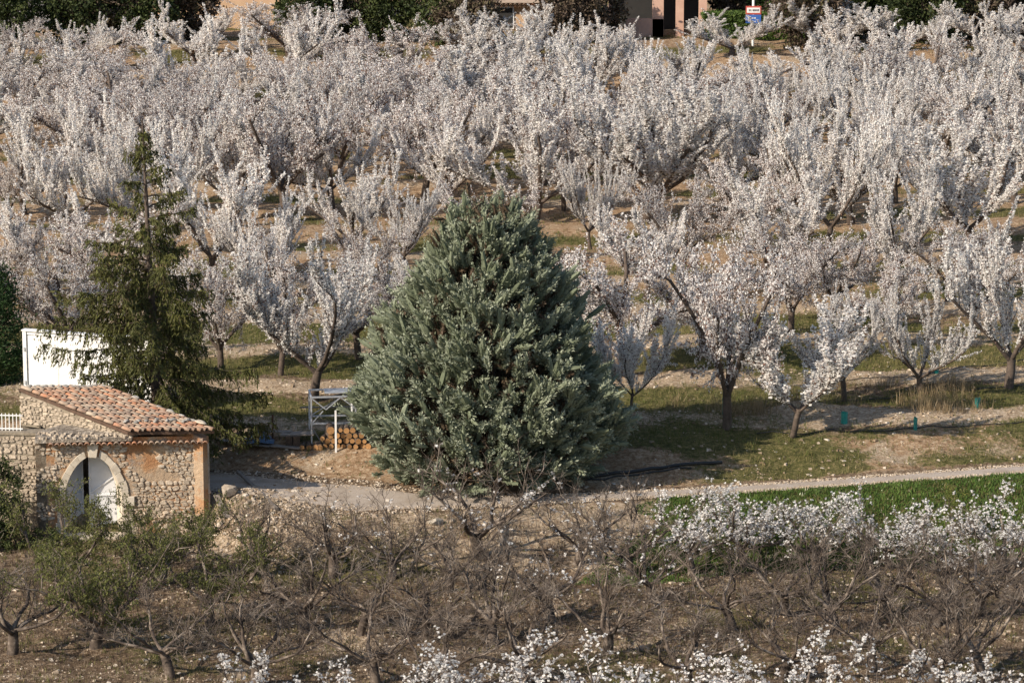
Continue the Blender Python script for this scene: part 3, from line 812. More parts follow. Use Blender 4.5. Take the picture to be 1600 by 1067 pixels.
# door leaves: steel sheet with frame, rails and a diagonal brace
def leaf(ulo, uhi, d, ang, hinge, flip):
    """leaf between ulo and uhi at depth d behind the wall, turned by ang about its hinge"""
    n_ = 12
    q = MB()
    us = [ulo + (uhi - ulo) * i / n_ for i in range(n_ + 1)]
    def topv(u):
        t_ = max(-0.999, min(0.999, (u - UC) / HW_))
        return VA + 0.02
    hu = ulo if hinge == 'l' else uhi
    def pt(u, v, dd=0.0):
        s_ = u - hu
        if hinge == 'l':
            return fw(hu + s_ * math.cos(ang) - dd * math.sin(-ang), v, -d - s_ * math.sin(ang) + dd * math.cos(ang))
        return fw(hu + s_ * math.cos(ang), v, -d + s_ * math.sin(ang) + dd)
    door = empty('door_leaf', (0, 0, 0)); door.parent = hut
    vs, fs = [], []
    for u in us:
        vs += [pt(u, -0.88), pt(u, topv(u)), pt(u, -0.88, -0.03), pt(u, topv(u), -0.03)]
    for i in range(n_):
        a = i * 4; b_ = a + 4
        fs += [(a, b_, b_ + 1, a + 1), (a + 2, a + 3, b_ + 3, b_ + 2), (a + 1, b_ + 1, b_ + 3, a + 3)]
    fs += [(0, 1, 3, 2), (n_ * 4, n_ * 4 + 2, n_ * 4 + 3, n_ * 4 + 1)]
    q.add(vs, fs); q.build('panel', M['door_paint'], door)
    for v in (-0.80, VS - 0.30 - 0.85, VS - 0.06):
        q = MB(); q.bar(pt(ulo + .02, v, .012), pt(uhi - .02, v, .012), 0.045, 0.05); q.build('rail', M['door_paint'], door)
    for u in (ulo + 0.035, uhi - 0.035):
        q = MB(); q.bar(pt(u, -0.86, .012), pt(u, topv(u) - .02, .012), 0.05, 0.045); q.build('stile', M['door_paint'], door)
    u0, u1 = (ulo + .05, uhi - .08) if not flip else (uhi - .05, ulo + .08)
    q = MB(); q.bar(pt(u0, VS + 0.0, .016), pt(u1, min(VS + 0.55, topv(u1) - .05), .016), 0.03, 0.04); q.build('brace', M['door_paint'], door)
    return door
leaf(UC - 0.14, UB - 0.04, 0.44, 0.0, 'r', False)
leaf(UA - 0.02, UA - 0.02 + 0.60, 0.45, 0.55, 'l', True)
sq_ = MB(); sq_.box(fw(UC, -0.93, 0.12), (1.7, 0.45, 0.12), math.atan2(ux.y, ux.x)); sq_.build('threshold', M['ashlar'], hut)

# stones that weigh the roof tiles down
def loose_stone(name, loc, dims, m, label, cat, group=None, rot=None, seed=0):
    rr = random.Random(seed)
    vs = []
    import bmesh
    bm = bmesh.new(); bmesh.ops.create_icosphere(bm, subdivisions=2, radius=0.5)
    fr = [(Vector((rr.gauss(0, 1), rr.gauss(0, 1), rr.gauss(0, 1))).normalized(), rr.uniform(.28, .44)) for _ in range(9)]
    for v_ in bm.verts:
        for n_, dd in fr:
            s_ = v_.co.dot(n_)
            if s_ > dd: v_.co -= n_ * (s_ - dd)
        v_.co += Vector((rr.gauss(0, 1), rr.gauss(0, 1), rr.gauss(0, 1))) * 0.012
    me = bpy.data.meshes.new(name); bm.to_mesh(me); bm.free()
    o = link(name, me, m); o.location = loc; o.scale = dims
    o.rotation_euler = rot or (rr.uniform(-.2, .2), rr.uniform(-.2, .2), rr.uniform(0, 6))
    return tag(o, label, cat, group)
sn = 0
for i in range(11):
    loose_stone('ridge_stone', rf(0.02 + R.uniform(-.01, .02), 0.06 + i * 0.083, 0.09), (R.uniform(.2, .32), R.uniform(.14, .2), R.uniform(.07, .12)), M['greystone'], 'flat grey stone laid along the ridge of the hut roof', 'stone', 'stones along the roof ridge', rot=(0, 0, R.uniform(-.4, .4)), seed=i)
for i in range(10):
    loose_stone('roof_stone', rf(0.84 + R.uniform(-.03, .03), 0.10 + i * 0.08, 0.13), (R.uniform(.14, .24), R.uniform(.12, .18), R.uniform(.08, .12)), M['greystone'], 'small lichen covered stone in the line near the roof eave', 'stone', 'stones lying above the roof eave', seed=20 + i)
for i in range(6):
    loose_stone('verge_stone', rf(0.30 + i * 0.105, 0.015, 0.10), (R.uniform(.2, .3), R.uniform(.12, .16), R.uniform(.07, .11)), M['greystone'], 'pale stone set along the right verge of the hut roof', 'stone', 'stones along the roof verge', rot=(0, .1, math.atan2(rd.y, rd.x) + R.uniform(-.3, .3)), seed=40 + i)
loose_stone('corner_slab', rf(0.90, 0.035, 0.15), (0.5, 0.22, 0.10), M['ashlar'], 'long pale stone slab on the right corner of the hut roof', 'stone', rot=(0, .12, math.atan2(rd.y, rd.x) - .1), seed=61)

# ------------------------------------------------------------------ stone wall and railing left of the hut
wz = at_y(10, 673, YF + 0.9).z
wa = at_y(-260, 700, YF + 0.9); wb = at_y(60, 700, YF + 0.15)
wb2 = at_y(64, 700, YF + 0.35)
sw = empty('garden_wall', (0, 0, 0), label='rough stone wall left of the hut with a white railing on top', cat='wall')
core = wallprism('core', (wa.x, wa.y, 0), (wb2.x, wb2.y, 0), 0.45, M['mortar'], zb=-1.4, za=wz, zb2=wz, parent=sw)
du = (Vector((wb2.x, wb2.y, 0)) - Vector((wa.x, wa.y, 0))); WL = du.length; du.normalize(); dn = Vector((du.y, -du.x, 0))
e2 = extra = MB()
lay_wall(core, Vector((wa.x, wa.y, 0)), du, dn, WL, -1.1, wz - 0.10, lambda u, v, wd, h: u > WL - 2.6 and u < WL - .03 and v < wz - .05, 0.09, 0.26, 0.06, 0.14, 290, down=True)
cp = MB(); mid_ = (wa + wb2) / 2
cp.box((mid_.x - dn.x * .22, mid_.y - dn.y * .22, wz + 0.035), (WL, 0.52, 0.07), math.atan2(du.y, du.x)); cp.build('coping', M['mortar'], sw)
rl = empty('white_railing', (wa.x, wa.y, wz + 0.07), math.atan2(du.y, du.x), label='low white metal railing standing on the stone wall', cat='railing')
for zz in (0.06, 0.44):
    q = MB(); q.bar((WL - 4.0, 0.2, zz), (WL - 0.55, 0.2, zz), 0.03); q.build('rail', M['white_paint'], rl)
u = WL - 3.98
bar_me = None
while u < WL - 0.55:
    if bar_me is None:
        q = MB(); q.box((0, 0, 0.25), (0.022, 0.022, 0.5)); bar_me = q.mesh('bar'); bar_me.materials.append(M['white_paint'])
    link('bar', bar_me, None, rl, (u, 0.2, 0)); u += 0.105

# ------------------------------------------------------------------ white cabin behind the hut
cp0 = at_y(38, 600, 104.6); cp1 = at_y(243, 600, 103.2)
gz = float(terr(cp0.x + 1, 104)); ctop = at_y(120, 521, 103.9).z
cdv = Vector((cp1.x - cp0.x, cp1.y - cp0.y, 0)); CL = cdv.length
cab = empty('white_screen', (cp0.x, cp0.y, gz - 0.05), math.atan2(cdv.y, cdv.x), label='flat white metal panel screen half hidden behind the hut roof', cat='screen')
CH = ctop - gz
q = MB(); q.box((CL / 2, 0.12, CH / 2), (CL - 0.16, 0.12, CH - 0.12)); q.build('body', M['white_paint'], cab)
for x in (0.05, CL - 0.05):
    for y in (0.03,):
        q = MB(); q.box((x, y, CH / 2), (0.12, 0.10, CH)); q.build('corner_post', M['white_paint'], cab)
q = MB(); q.box((CL / 2, 0.08, CH + 0.012), (CL + 0.06, 0.26, 0.04)); q.build('cap', M['white_paint'], cab)
q = MB(); q.box((CL / 2, 0.04, CH - 0.07), (CL - 0.22, 0.05, 0.10)); q.build('top_rail', M['white_paint'], cab)
npan = 4
for i in range(npan):
    w_ = (CL - 0.24) / npan
    q = MB(); q.box((0.12 + w_ * (i + .5), 0.045, CH / 2 - 0.05), (w_ - 0.012, 0.03, CH - 0.22)); q.build('panel', M['white_paint'], cab)
for zz in (CH * 0.75, CH * 0.3):
    q = MB(); q.box((0.05, -0.035, zz), (0.05, 0.03, 0.12)); q.build('hinge', M['galv'], cab)

# ------------------------------------------------------------------ trees: generators
class Wood:
    def __init__(s): s.a = []; s.b = []; s.ra = []; s.rb = []
    def poly(s, pts, r0, r1):
        n_ = len(pts) - 1
        for i in range(n_):
            s.a.append(pts[i]); s.b.append(pts[i + 1]); s.ra.append(r0 + (r1 - r0) * i / n_); s.rb.append(r0 + (r1 - r0) * (i + 1) / n_)
    def mesh(s, name, k=4, thick=0.03, k2=6):
        ra = np.array(s.ra); a = np.array(s.a); b = np.array(s.b); rb = np.array(s.rb)
        big = ra > thick
        v1, f1_ = seg_tubes(a[big], b[big], ra[big], rb[big], k2)
        v2, f2_ = seg_tubes(a[~big], b[~big], ra[~big], rb[~big], 3)
        return mesh_np(name, np.concatenate([v1, v2]), np.concatenate([f1_, f2_ + len(v1)]), smooth=True)

def nrm(v):
    return v / (np.linalg.norm(v) + 1e-9)

def grow(rng, p, d, L, n_, up=0.1, wig=0.12):
    pts = [np.array(p, float)]; d = nrm(np.array(d, float))
    for i in range(n_):
        d = nrm(d + rng.normal(size=3) * wig + np.array([0, 0, up]))
        pts.append(pts[-1] + d * L / n_)
    return pts, d

def tilt_dir(az, tilt):
    return np.array([math.cos(az) * math.sin(tilt), math.sin(az) * math.sin(tilt), math.cos(tilt)])

def along(pts, t):
    x = t * (len(pts) - 1); i = min(int(x), len(pts) - 2)
    return pts[i] + (pts[i + 1] - pts[i]) * (x - i), nrm(pts[i + 1] - pts[i])

def almond(seed, style):
    rng = np.random.default_rng(seed)
    W = Wood(); fl = []      # flower centres
    young = style == 'young'; old = style == 'old'
    th = rng.uniform(0.50, 0.75) if young else rng.uniform(0.60, 0.90)
    tr = 0.042 if young else (0.105 if old else 0.082)
    tp, td = grow(rng, (0, 0, -0.25), (rng.normal() * .08, rng.normal() * .08, 1), th + .25, 4, 0, 0.06)
    W.poly(tp, tr * 1.25, tr)
    base = tp[-1]
    nl = rng.integers(4, 6)
    a0 = rng.random() * 6.28
    def flowers(pts, dens, rad, t0=0.0):
        L = sum(np.linalg.norm(pts[i + 1] - pts[i]) for i in range(len(pts) - 1))
        k = max(1, int(L * (1 - t0) * dens))
        for t in t0 + (1 - t0) * rng.random(k):
            q, dd = along(pts, t)
            fl.append(q + rng.normal(size=3) * rad * (1.0 - 0.35 * t))
    for l in range(nl):
        az = a0 + l * 6.28 / nl + rng.normal() * .2
        tl = rng.uniform(.55, .95) if not old else rng.uniform(.6, 1.0)
        ll = rng.uniform(1.9, 2.6) if not young else rng.uniform(1.4, 1.9)
        lp_, ld = grow(rng, base - td * rng.uniform(0, .15), tilt_dir(az, tl), ll, 6, 0.07 if not old else 0.04, 0.11)
        W.poly(lp_, tr * .62, tr * .34)
        ns = rng.integers(4, 6)
        for s_ in range(ns):
            t = 0.12 + 0.88 * (s_ + rng.random()) / ns
            sp_, sdir = along(lp_, min(t, 1))
            d2 = nrm(sdir + tilt_dir(rng.random() * 6.28 if t > .45 else az + rng.normal() * .7, 1.2) * rng.uniform(.5, .9) + np.array([0, 0, .2 if not old else 0.0]))
            s2 = rng.uniform(.55, 1.0) * (0.75 if young else 1)
            pts2, d3 = grow(rng, sp_, d2, s2, 4, 0.10 if not old else 0.02, 0.14)
            W.poly(pts2, tr * .26, .011)
            flowers(pts2, 55 if not old else 34, .04, .2)
            nk = rng.integers(6, 9) if not young else rng.integers(5, 8)
            for k in range(nk):
                t = 0.1 + .9 * (k + rng.random()) / nk
                p3, dd = along(pts2, min(t, 1))
                if old:
                    d4 = nrm(dd * .8 + rng.normal(size=3) * .55 + np.array([0, 0, .15])); L4 = rng.uniform(.35, .85)
                    pts3, _ = grow(rng, p3, d4, L4, 3, 0.03, .16)
                    flowers(pts3, 90, .042)
                    for z_ in range(3):
                        p5, d5 = along(pts3, rng.uniform(.2, .9))
                        pts5, _ = grow(rng, p5, nrm(d5 + rng.normal(size=3) * .7), rng.uniform(.15, .4), 2, 0, .1)
                        W.poly(pts5, .006, .004); flowers(pts5, 90, .038)
                    W.poly(pts3, .010, .005)
                else:
                    d4 = nrm(dd * .62 + np.array([0, 0, .62]) + rng.normal(size=3) * .20); L4 = (.30 + 1.15 * rng.random() ** 1.5) * (.8 if young else 1)
                    pts3, _ = grow(rng, p3, d4, L4, 3, 0.06, .05)
                    W.poly(pts3, .010, .005)
                    flowers(pts3, 170, .026, .02)
                    if rng.random() < .5:
                        p5, d5 = along(pts3, rng.uniform(.1, .5))
                        pts5, _ = grow(rng, p5, nrm(d5 + rng.normal(size=3) * .5), rng.uniform(.2, .5), 2, 0.05, .1)
                        W.poly(pts5, .006, .004); flowers(pts5, 150, .026)
        for k in range(13 if not old else 8):
            p3, dd = along(lp_, rng.uniform(.08, 1))
            pts3, _ = grow(rng, p3, nrm(np.array([0, 0, .9]) + rng.normal(size=3) * .34 + dd * .35), rng.uniform(.4, 1.5) * (.75 if young else 1), 4, .03, .05)
            W.poly(pts3, .010, .005); flowers(pts3, 150 if not old else 80, .028, .05)
    fl = np.array(fl)
    n_ = len(fl)
    v, f = quads(fl, rng.uniform(.013, .027, n_) * np.where(rng.random(n_) < .12, 1.35, 1), rng, bend=.45)
    trunk = W.mesh('trunk', thick=.02); trunk.materials.append(M['bark'])
    bl = mesh_np('blossom', v, f, np.repeat(rng.random(n_), 4)); bl.materials.append(M['petal_old' if old else 'petal'])
    lo, hi = np.percentile(fl, .7, axis=0), np.percentile(fl, 99.3, axis=0)
    return dict(trunk=trunk, bl=bl, h=fl[:, 2].max(), w=(hi[0] - lo[0] + hi[1] - lo[1]) / 2, n=n_)

PROTO = {'spiky': [almond(s_, 'spiky') for s_ in range(10, 16)], 'old': [almond(s_, 'old') for s_ in range(30, 34)], 'young': [almond(s_, 'young') for s_ in range(50, 53)]}
ALM_G = 'blossoming almond trees of the orchard'
_cnt = {'spiky': 0, 'old': 0, 'young': 0}
def place_almond(style, loc, h, wd, label, group=ALM_G, rz=None, pi=None):
    k = PROTO[style]
    pr = k[_cnt[style] % len(k)] if pi is None else k[pi]
    _cnt[style] += 1
    o = empty('almond_tree', loc, R.uniform(0, 6.28) if rz is None else rz, label=label, cat='almond tree', group=group)
    sw_ = wd / pr['w']; o.scale = (sw_, sw_, h / pr['h'])
    link('trunk', pr['trunk'], None, o); link('blossom', pr['bl'], None, o)
    return o

def top_h(base, py):
    return at_y(800, py, base.y).z - base.z

TREES = [
 (1235, 681, 440, 200, 'young', 'small almond in blossom with a forked pale trunk on the low earth heap'),
 (1137, 671, 350, 240, 'old', 'old almond with a dark leaning trunk in the shade right of the cypress'),
 (1320, 628, 430, 135, 'spiky', 'slim almond with a twisted trunk behind the teal guard by the straw'),
 (1440, 615, 415, 140, 'spiky', 'narrow almond with a straight trunk between twisted tree and tall right tree'),
 (1575, 608, 280, 225, 'spiky', 'tall upright almond in full blossom at the right edge, front row'),
 (985, 655, 470, 120, 'young', 'thin almond with bluish blossom standing in the shadow of the cypress'),
 (1382, 463, 225, 125, 'spiky', 'slender almond with long upright shoots, teal guard at its foot'),
 (1298, 408, 112, 190, 'spiky', 'tall dense almond left of the slender tree with a teal guard'),
 (1400, 318, 140, 165, 'spiky', 'almond with a bare slanting trunk seen over orange ground, upper right'),
 (1125, 338, 112, 170, 'spiky', 'broad almond with two dark trunks right of the big white tree'),
 (833, 350, 122, 215, 'spiky', 'vase shaped almond with a single straight dark trunk above the cypress'),
 (662, 314, 130, 160, 'old', 'almond with a greyish thin crown left of the vase shaped tree'),
 (545, 402, 228, 155, 'spiky', 'rounded almond between the spruce and the cypress, upper left'),
 (1000, 348, 98, 210, 'spiky', 'big dense white almond right of the vase shaped tree'),
 (925, 392, 225, 120, 'spiky', 'short almond in front of the big dense white tree'),
 (490, 628, 335, 240, 'spiky', 'large almond on a branching trunk behind the metal frame'),
 (437, 588, 340, 140, 'old', 'almond with a dark trunk just right of the spruce'),
 (105, 565, 365, 200, 'old', 'almond crown rising behind the white screen, left of the spruce'),
 (16, 350, 225, 100, 'old', 'dark thin almond at the left edge above orange ground'),
 (447, 346, 130, 185, 'old', 'almond over a short stub trunk right of the spruce top'),
 (960, 590, 350, 230, 'old', 'low spreading old almond directly behind the right flank of the cypress'),
 (1100, 555, 345, 200, 'old', 'spreading old almond behind the dark leaning trunk'),
 (1235, 520, 345, 180, 'old', 'old almond with an open brown crown behind the forked young tree'),
 (612, 520, 385, 165, 'spiky', 'almond touching the left flank of the cypress'),
 (90, 455, 285, 180, 'spiky', 'almond with upright shoots left of the spruce over the white screen'),
 (190, 480, 310, 180, 'old', 'almond hidden behind the left side of the spruce'),
 (335, 440, 175, 190, 'spiky', 'almond hidden behind the right side of the spruce'),
 (1530, 395, 165, 200, 'spiky', 'wide almond behind the tall upright tree at the right'),
 (575, 470, 330, 120, 'old', 'small grey almond under the rounded almond near the cypress'),
 (240, 395, 150, 190, 'spiky', 'almond directly behind the tip of the spruce'),
 (115, 375, 170, 190, 'spiky', 'tall almond in the left part above the orange ground'),
 (355, 350, 120, 170, 'spiky', 'almond right behind the upper spruce branches'),
 (1235, 350, 140, 150, 'spiky', 'almond filling the gap behind the tall dense tree on the right'),
 (1590, 320, 105, 190, 'spiky', 'almond at the right edge behind the wide tree'),
 (1480, 470, 330, 130, 'old', 'low open almond between the slender almond and the tall upright tree'),
 (1180, 440, 250, 170, 'spiky', 'almond with spiky shoots left of the tall dense almond'),
 (1060, 440, 265, 170, 'old', 'loose almond right of the cypress tip'),
 (20, 470, 330, 120, 'old', 'sparse almond above the conifer at the left edge'),
 (420, 470, 290, 160, 'spiky', 'almond between the spruce and the large branching almond'),
 (700, 330, 165, 150, 'spiky', 'almond left of the straight dark trunk of the vase shaped tree'),
 (520, 330, 140, 160, 'spiky', 'almond behind the rounded almond, left of centre'),
 (285, 330, 120, 170, 'old', 'almond to the right of the spruce tip'),
 (40, 335, 150, 160, 'spiky', 'almond behind the dark thin almond at the left edge'),
 (190, 330, 130, 160, 'spiky', 'almond to the left of the spruce tip'),
 (1330, 350, 175, 150, 'spiky', 'upright almond between the tall dense almond and the bare slanting trunk'),
 (1170, 395, 215, 150, 'old', 'open almond right of the broad almond with two dark trunks'),

 (880, 330, 165, 140, 'old', 'thin almond right of the straight dark trunk'),

 (640, 430, 270, 140, 'spiky', 'almond just left of the upper half of the cypress'),

 (1010, 470, 300, 150, 'spiky', 'almond against the right flank of the cypress, above the old spreading one'),
 (1300, 500, 350, 150, 'old', 'open old almond over the drip line, right of the brown crown'),
 (1395, 545, 380, 130, 'old', 'loose almond behind the two slim front almonds'),
 (1520, 520, 340, 150, 'old', 'open almond behind the left side of the tall upright tree'),
 (345, 580, 380, 170, 'old', 'almond hidden behind the lower right side of the spruce'),
 (560, 560, 390, 150, 'old', 'old almond behind the metal frame, left of the cypress'),
 (760, 420, 270, 130, 'old', 'almond hidden behind the tip of the cypress'),
]
for (bx, by, ty, wpx, st, lab) in TREES:
    b_ = hit(bx, by)
    place_almond(st, b_, top_h(b_, ty), 1.03 * wpx / (F_PX / (b_.y * 1.02)), lab)

# the rows behind, up to the houses
RF = random.Random(21)
y = 146.5
BACK = 'white almond in the dense blossoming mass toward the houses'
ri = 0
while y < 180:
    x = -0.165 * y + RF.uniform(0, 3)
    while x < 0.165 * y:
        xx, yy = x + RF.uniform(-.6, .6), y + 0.05 * x + RF.uniform(-.8, .8)
        b_ = Vector((xx, yy, float(terr(xx, yy))))
        st = 'old' if RF.random() < (0.45 if xx < 2 else 0.2) else 'spiky'
        pxl = 800 + xx / yy * F_PX
        if not (y > 170.5 and RF.random() < .15) and not (y < 152 and (590 < pxl < 640 or 1420 < pxl < 1480 or pxl < 60)):
            h = RF.uniform(3.8, 5.3) if y < 160 else (RF.uniform(3.4, 5.2) if y < 174 else RF.uniform(2.2, 3.4))
            lab = BACK
            if y > 163 and 1120 < pxl < 1230: h = RF.uniform(2.2, 2.7)
            place_almond(st, b_, h, RF.uniform(4.6, 5.6), lab, 'almonds of the far rows')
        x += RF.uniform(4.0, 5.1)
    y += 4.9; ri += 1

# ------------------------------------------------------------------ pruned trees in front
def pruned(seed, flowers_=0.0, buds=0.0):
    rng = np.random.default_rng(seed)
    W = Wood(); fl = []; bd = []
    th = rng.uniform(.5, .7); tr = rng.uniform(.085, .11)
    tp, td = grow(rng, (0, 0, -.25), (rng.normal() * .1, rng.normal() * .1, 1), th + .25, 4, 0, .07)
    W.poly(tp, tr * 1.2, tr * .95)
    nl = rng.integers(5, 7); a0 = rng.random() * 6.28
    def twig(p, d, L, lev):
        pts, d2 = grow(rng, p, d, L, 3 if lev else 4, .04, .13)
        W.poly(pts, (.011, .0055, .0036)[lev], (.006, .0036, .0024)[lev])
        if flowers_ and rng.random() < flowers_:
            for k in range(int(L * rng.uniform(7, 18)) + 1):
                q_, _ = along(pts, rng.uniform(.2, 1)); fl.append(q_ + rng.normal(size=3) * .025)
        if buds and lev:
            for k in range(int(L * 19 * buds) + 1):
                q_, _ = along(pts, rng.uniform(.35, 1)); bd.append(q_ + rng.normal(size=3) * .03)
        if lev < 2:
            for k in range(rng.integers(4, 7) if lev == 0 else rng.integers(1, 5)):
                q_, dd = along(pts, rng.uniform(.15, 1))
                twig(q_, nrm(dd * .8 + rng.normal(size=3) * .55 + np.array([0, 0, .2])), L * rng.uniform(.35, .65), lev + 1)
    for l in range(nl):
        az = a0 + l * 6.28 / nl + rng.normal() * .25
        pts, d = grow(rng, tp[-1] - td * rng.uniform(0, .15), tilt_dir(az, rng.uniform(.85, 1.22)), rng.uniform(1.3, 1.9), 7, .085, .17)
        W.poly(pts, tr * .45, .015)
        for s_ in range(rng.integers(8, 11)):
            q_, dd = along(pts, rng.uniform(.18, 1))
            twig(q_, nrm(dd * .7 + rng.normal(size=3) * .6 + np.array([0, 0, .42])), rng.uniform(.30, .85), 0)
    out_ = dict(trunk=W.mesh('trunk', thick=.02))
    out_['trunk'].materials.append(M['bare_bark'])
    pts = np.array(W.b)
    out_['h'] = np.percentile(pts[:, 2], 99.5); lo, hi = np.percentile(pts, 2, axis=0), np.percentile(pts, 98, axis=0)
    out_['w'] = (hi[0] - lo[0] + hi[1] - lo[1]) / 2
    if fl:
        fl = np.array(fl); fl = np.repeat(fl, 2, 0) + rng.normal(size=(len(fl) * 2, 3)) * .012
        v, f = quads(fl, rng.uniform(.020, .036, len(fl)), rng, bend=.4)
        out_['blossom'] = mesh_np('blossom', v, f, np.repeat(0.1 + .9 * rng.random(len(fl)), 4)); out_['blossom'].materials.append(M['petal'])
    if bd:
        bd = np.array(bd); bd = np.repeat(bd, 2, 0) + rng.normal(size=(len(bd) * 2, 3)) * .02
        ax = nrm(np.array([0, 0, 1.0]))[None] * .8 + rand_dirs(len(bd), rng) * .6; ax /= np.linalg.norm(ax, axis=1, keepdims=True)
        v, f = quads(bd, rng.uniform(.022, .042, len(bd)), rng, axis=ax, aspect=.35, bend=.15)
        out_['leaf_buds'] = mesh_np('leaf_buds', v, f, np.repeat(rng.random(len(bd)), 4)); out_['leaf_buds'].materials.append(M['bud'])
    return out_
BARE = [pruned(s_) for s_ in (70, 71, 72)]
SPRK = [pruned(s_, .035) for s_ in (75, 76)]
BLOS = [pruned(s_, .42) for s_ in (80, 81, 82)]
GREEN = [pruned(s_, .0, 1.0) for s_ in (85, 86)]
def place_pruned(pr, loc, h, wd, label, group='pruned trees of the near orchard'):
    o = empty('pruned_tree', loc, R.uniform(0, 6.28), label=label, cat='fruit tree', group=group)
    h *= 1.12
    u_ = math.sqrt(wd / pr['w'] * h / pr['h']); k_ = min(1.15, max(.87, (wd / pr['w']) / u_))
    o.scale = (u_ * k_, u_ * k_, u_ / k_)
    link('trunk', pr['trunk'], None, o)
    for k in ('blossom', 'leaf_buds'):
        if k in pr: link(k, pr[k], None, o)
PR = [
 (610, 905, 'S', 2.0, 3.8, 'bare pruned tree with a white splashed trunk below the wide end of the path'),
 (757, 872, 'S', 2.3, 4.6, 'bare goblet tree with long reaching twigs in front of the cypress'),
 (985, 900, 'S', 2.0, 4.2, 'twiggy tree with a few flowers left of the first blossoming tree, by the crop'),
 (1165, 888, 'F', 1.5, 4.2, 'leftmost of the blossoming pruned trees along the green crop'),
 (1390, 888, 'F', 1.5, 4.0, 'middle one of the blossoming pruned trees along the green crop'),
 (1570, 896, 'F', 1.5, 3.6, 'rightmost of the blossoming pruned trees along the green crop'),
 (395, 905, 'B', 1.5, 3.6, 'bare pruned tree on the rubble just below the right corner of the hut'),
 (475, 985, 'B', 2.1, 3.8, 'bare pruned tree with a short thick trunk in the second row, left of centre'),
 (665, 1000, 'B', 2.1, 4.0, 'bare pruned tree with grey spreading limbs below the tree with the splashed trunk'),
 (860, 972, 'S', 2.1, 4.0, 'bare pruned tree with a visible pale trunk on open stony ground'),
 (1020, 940, 'S', 1.9, 3.6, 'small bare pruned tree behind the open stony ground'),
 (1150, 985, 'B', 2.1, 4.0, 'bare tangled tree right of the open stony ground'),
 (1305, 990, 'B', 2.0, 3.8, 'bare tree with a stout light trunk, centre of the right half'),
 (1464, 975, 'B', 2.0, 3.8, 'bare tree with a straight light trunk near the right edge'),
 (1600, 985, 'B', 2.0, 3.6, 'bare tree cut by the right edge of the near orchard'),
 (330, 975, 'G', 1.9, 3.8, 'pruned tree in green bud right of the door, second row'),
 (250, 912, 'G', 1.6, 3.8, 'pruned tree in green bud directly before the arched door'),
 (95, 925, 'G', 1.7, 4.2, 'pruned tree in green bud left of the arched door'),
 (150, 1010, 'G', 2.3, 4.4, 'large pruned tree in green bud at the lower left'),
 (20, 1020, 'B', 2.2, 4.2, 'bare pruned tree with few flowers in the lower left corner'),
 (590, 1075, 'B', 2.1, 4.0, 'bare tree at the bottom, left of centre'),
 (810, 1075, 'B', 2.0, 4.0, 'bare tree at the bottom centre'),
 (1075, 1075, 'B', 2.0, 4.0, 'bare tree at the bottom, right of centre'),
 (1365, 1050, 'B', 1.9, 3.8, 'bare tree with a forked base at the lower right'),
 (1535, 1055, 'B', 1.9, 3.8, 'bare tree by the lower right corner'),
 (400, 1070, 'B', 2.1, 4.0, 'bare tree at the bottom left behind the first flowering branches'),
 (1085, 898, 'F', 1.5, 3.4, 'second blossoming pruned tree from the left along the green crop'),
 (1280, 896, 'F', 1.6, 3.8, 'blossoming pruned tree left of the middle one along the green crop'),
 (1480, 906, 'F', 1.5, 3.4, 'low blossoming pruned tree in front of the thin yellowish shrub'),
 (700, 925, 'B', 1.9, 3.8, 'bare twiggy tree between the splashed trunk and the goblet tree'),
 (900, 880, 'S', 1.9, 3.8, 'bare twiggy tree right of the goblet tree, first row'),
 (520, 900, 'B', 1.9, 3.8, 'bare twiggy tree left of the tree with the splashed trunk'),
 (560, 990, 'B', 2.0, 4.0, 'bare tangled tree beside the short thick trunk, second row'),
 (770, 1010, 'B', 2.0, 4.0, 'bare tangled tree between the grey limbs and the pale trunk'),
 (950, 1020, 'B', 2.0, 4.0, 'bare tangled tree on the near side of the open stony ground'),
 (1230, 960, 'B', 1.9, 3.8, 'bare tangled tree left of the stout light trunk'),
 (1390, 965, 'B', 1.9, 3.8, 'bare tangled tree right of the stout light trunk'),
 (1530, 960, 'S', 1.9, 3.8, 'bare tangled tree right of the straight light trunk'),
 (1220, 1065, 'B', 2.0, 4.0, 'bare tree at the bottom of the right half'),
 (1450, 1080, 'B', 2.0, 4.0, 'bare tree at the bottom between forked base and corner tree'),
 (690, 1085, 'B', 2.0, 4.0, 'bare tree at the bottom edge between two other bare ones left of centre'),
 (270, 1060, 'B', 2.1, 4.0, 'bare tree at the bottom right of the large green one'),
]
assert len({t[5] for t in TREES}) == len(TREES) and len({t[5] for t in PR}) == len(PR)
ci = 0
for (bx, by, kd, h, wd, lab) in PR:
    lst = {'B': BARE, 'S': SPRK, 'F': BLOS, 'G': GREEN}[kd]
    place_pruned(lst[ci % len(lst)], hit(bx, by), h, wd, lab); ci += 1
for i, bx in enumerate((430, 600, 760, 920, 1080, 1240, 1400, 1570)):
    place_pruned(BLOS[i % 3], hit(bx + R.uniform(-15, 15), 1184 + R.uniform(-14, 14)), 1.9, 3.8,
                 ('first', 'second', 'third', 'fourth', 'fifth', 'sixth', 'seventh', 'last')[i] + ' from the left of the white flowering trees along the bottom edge', 'flowering trees along the bottom edge')

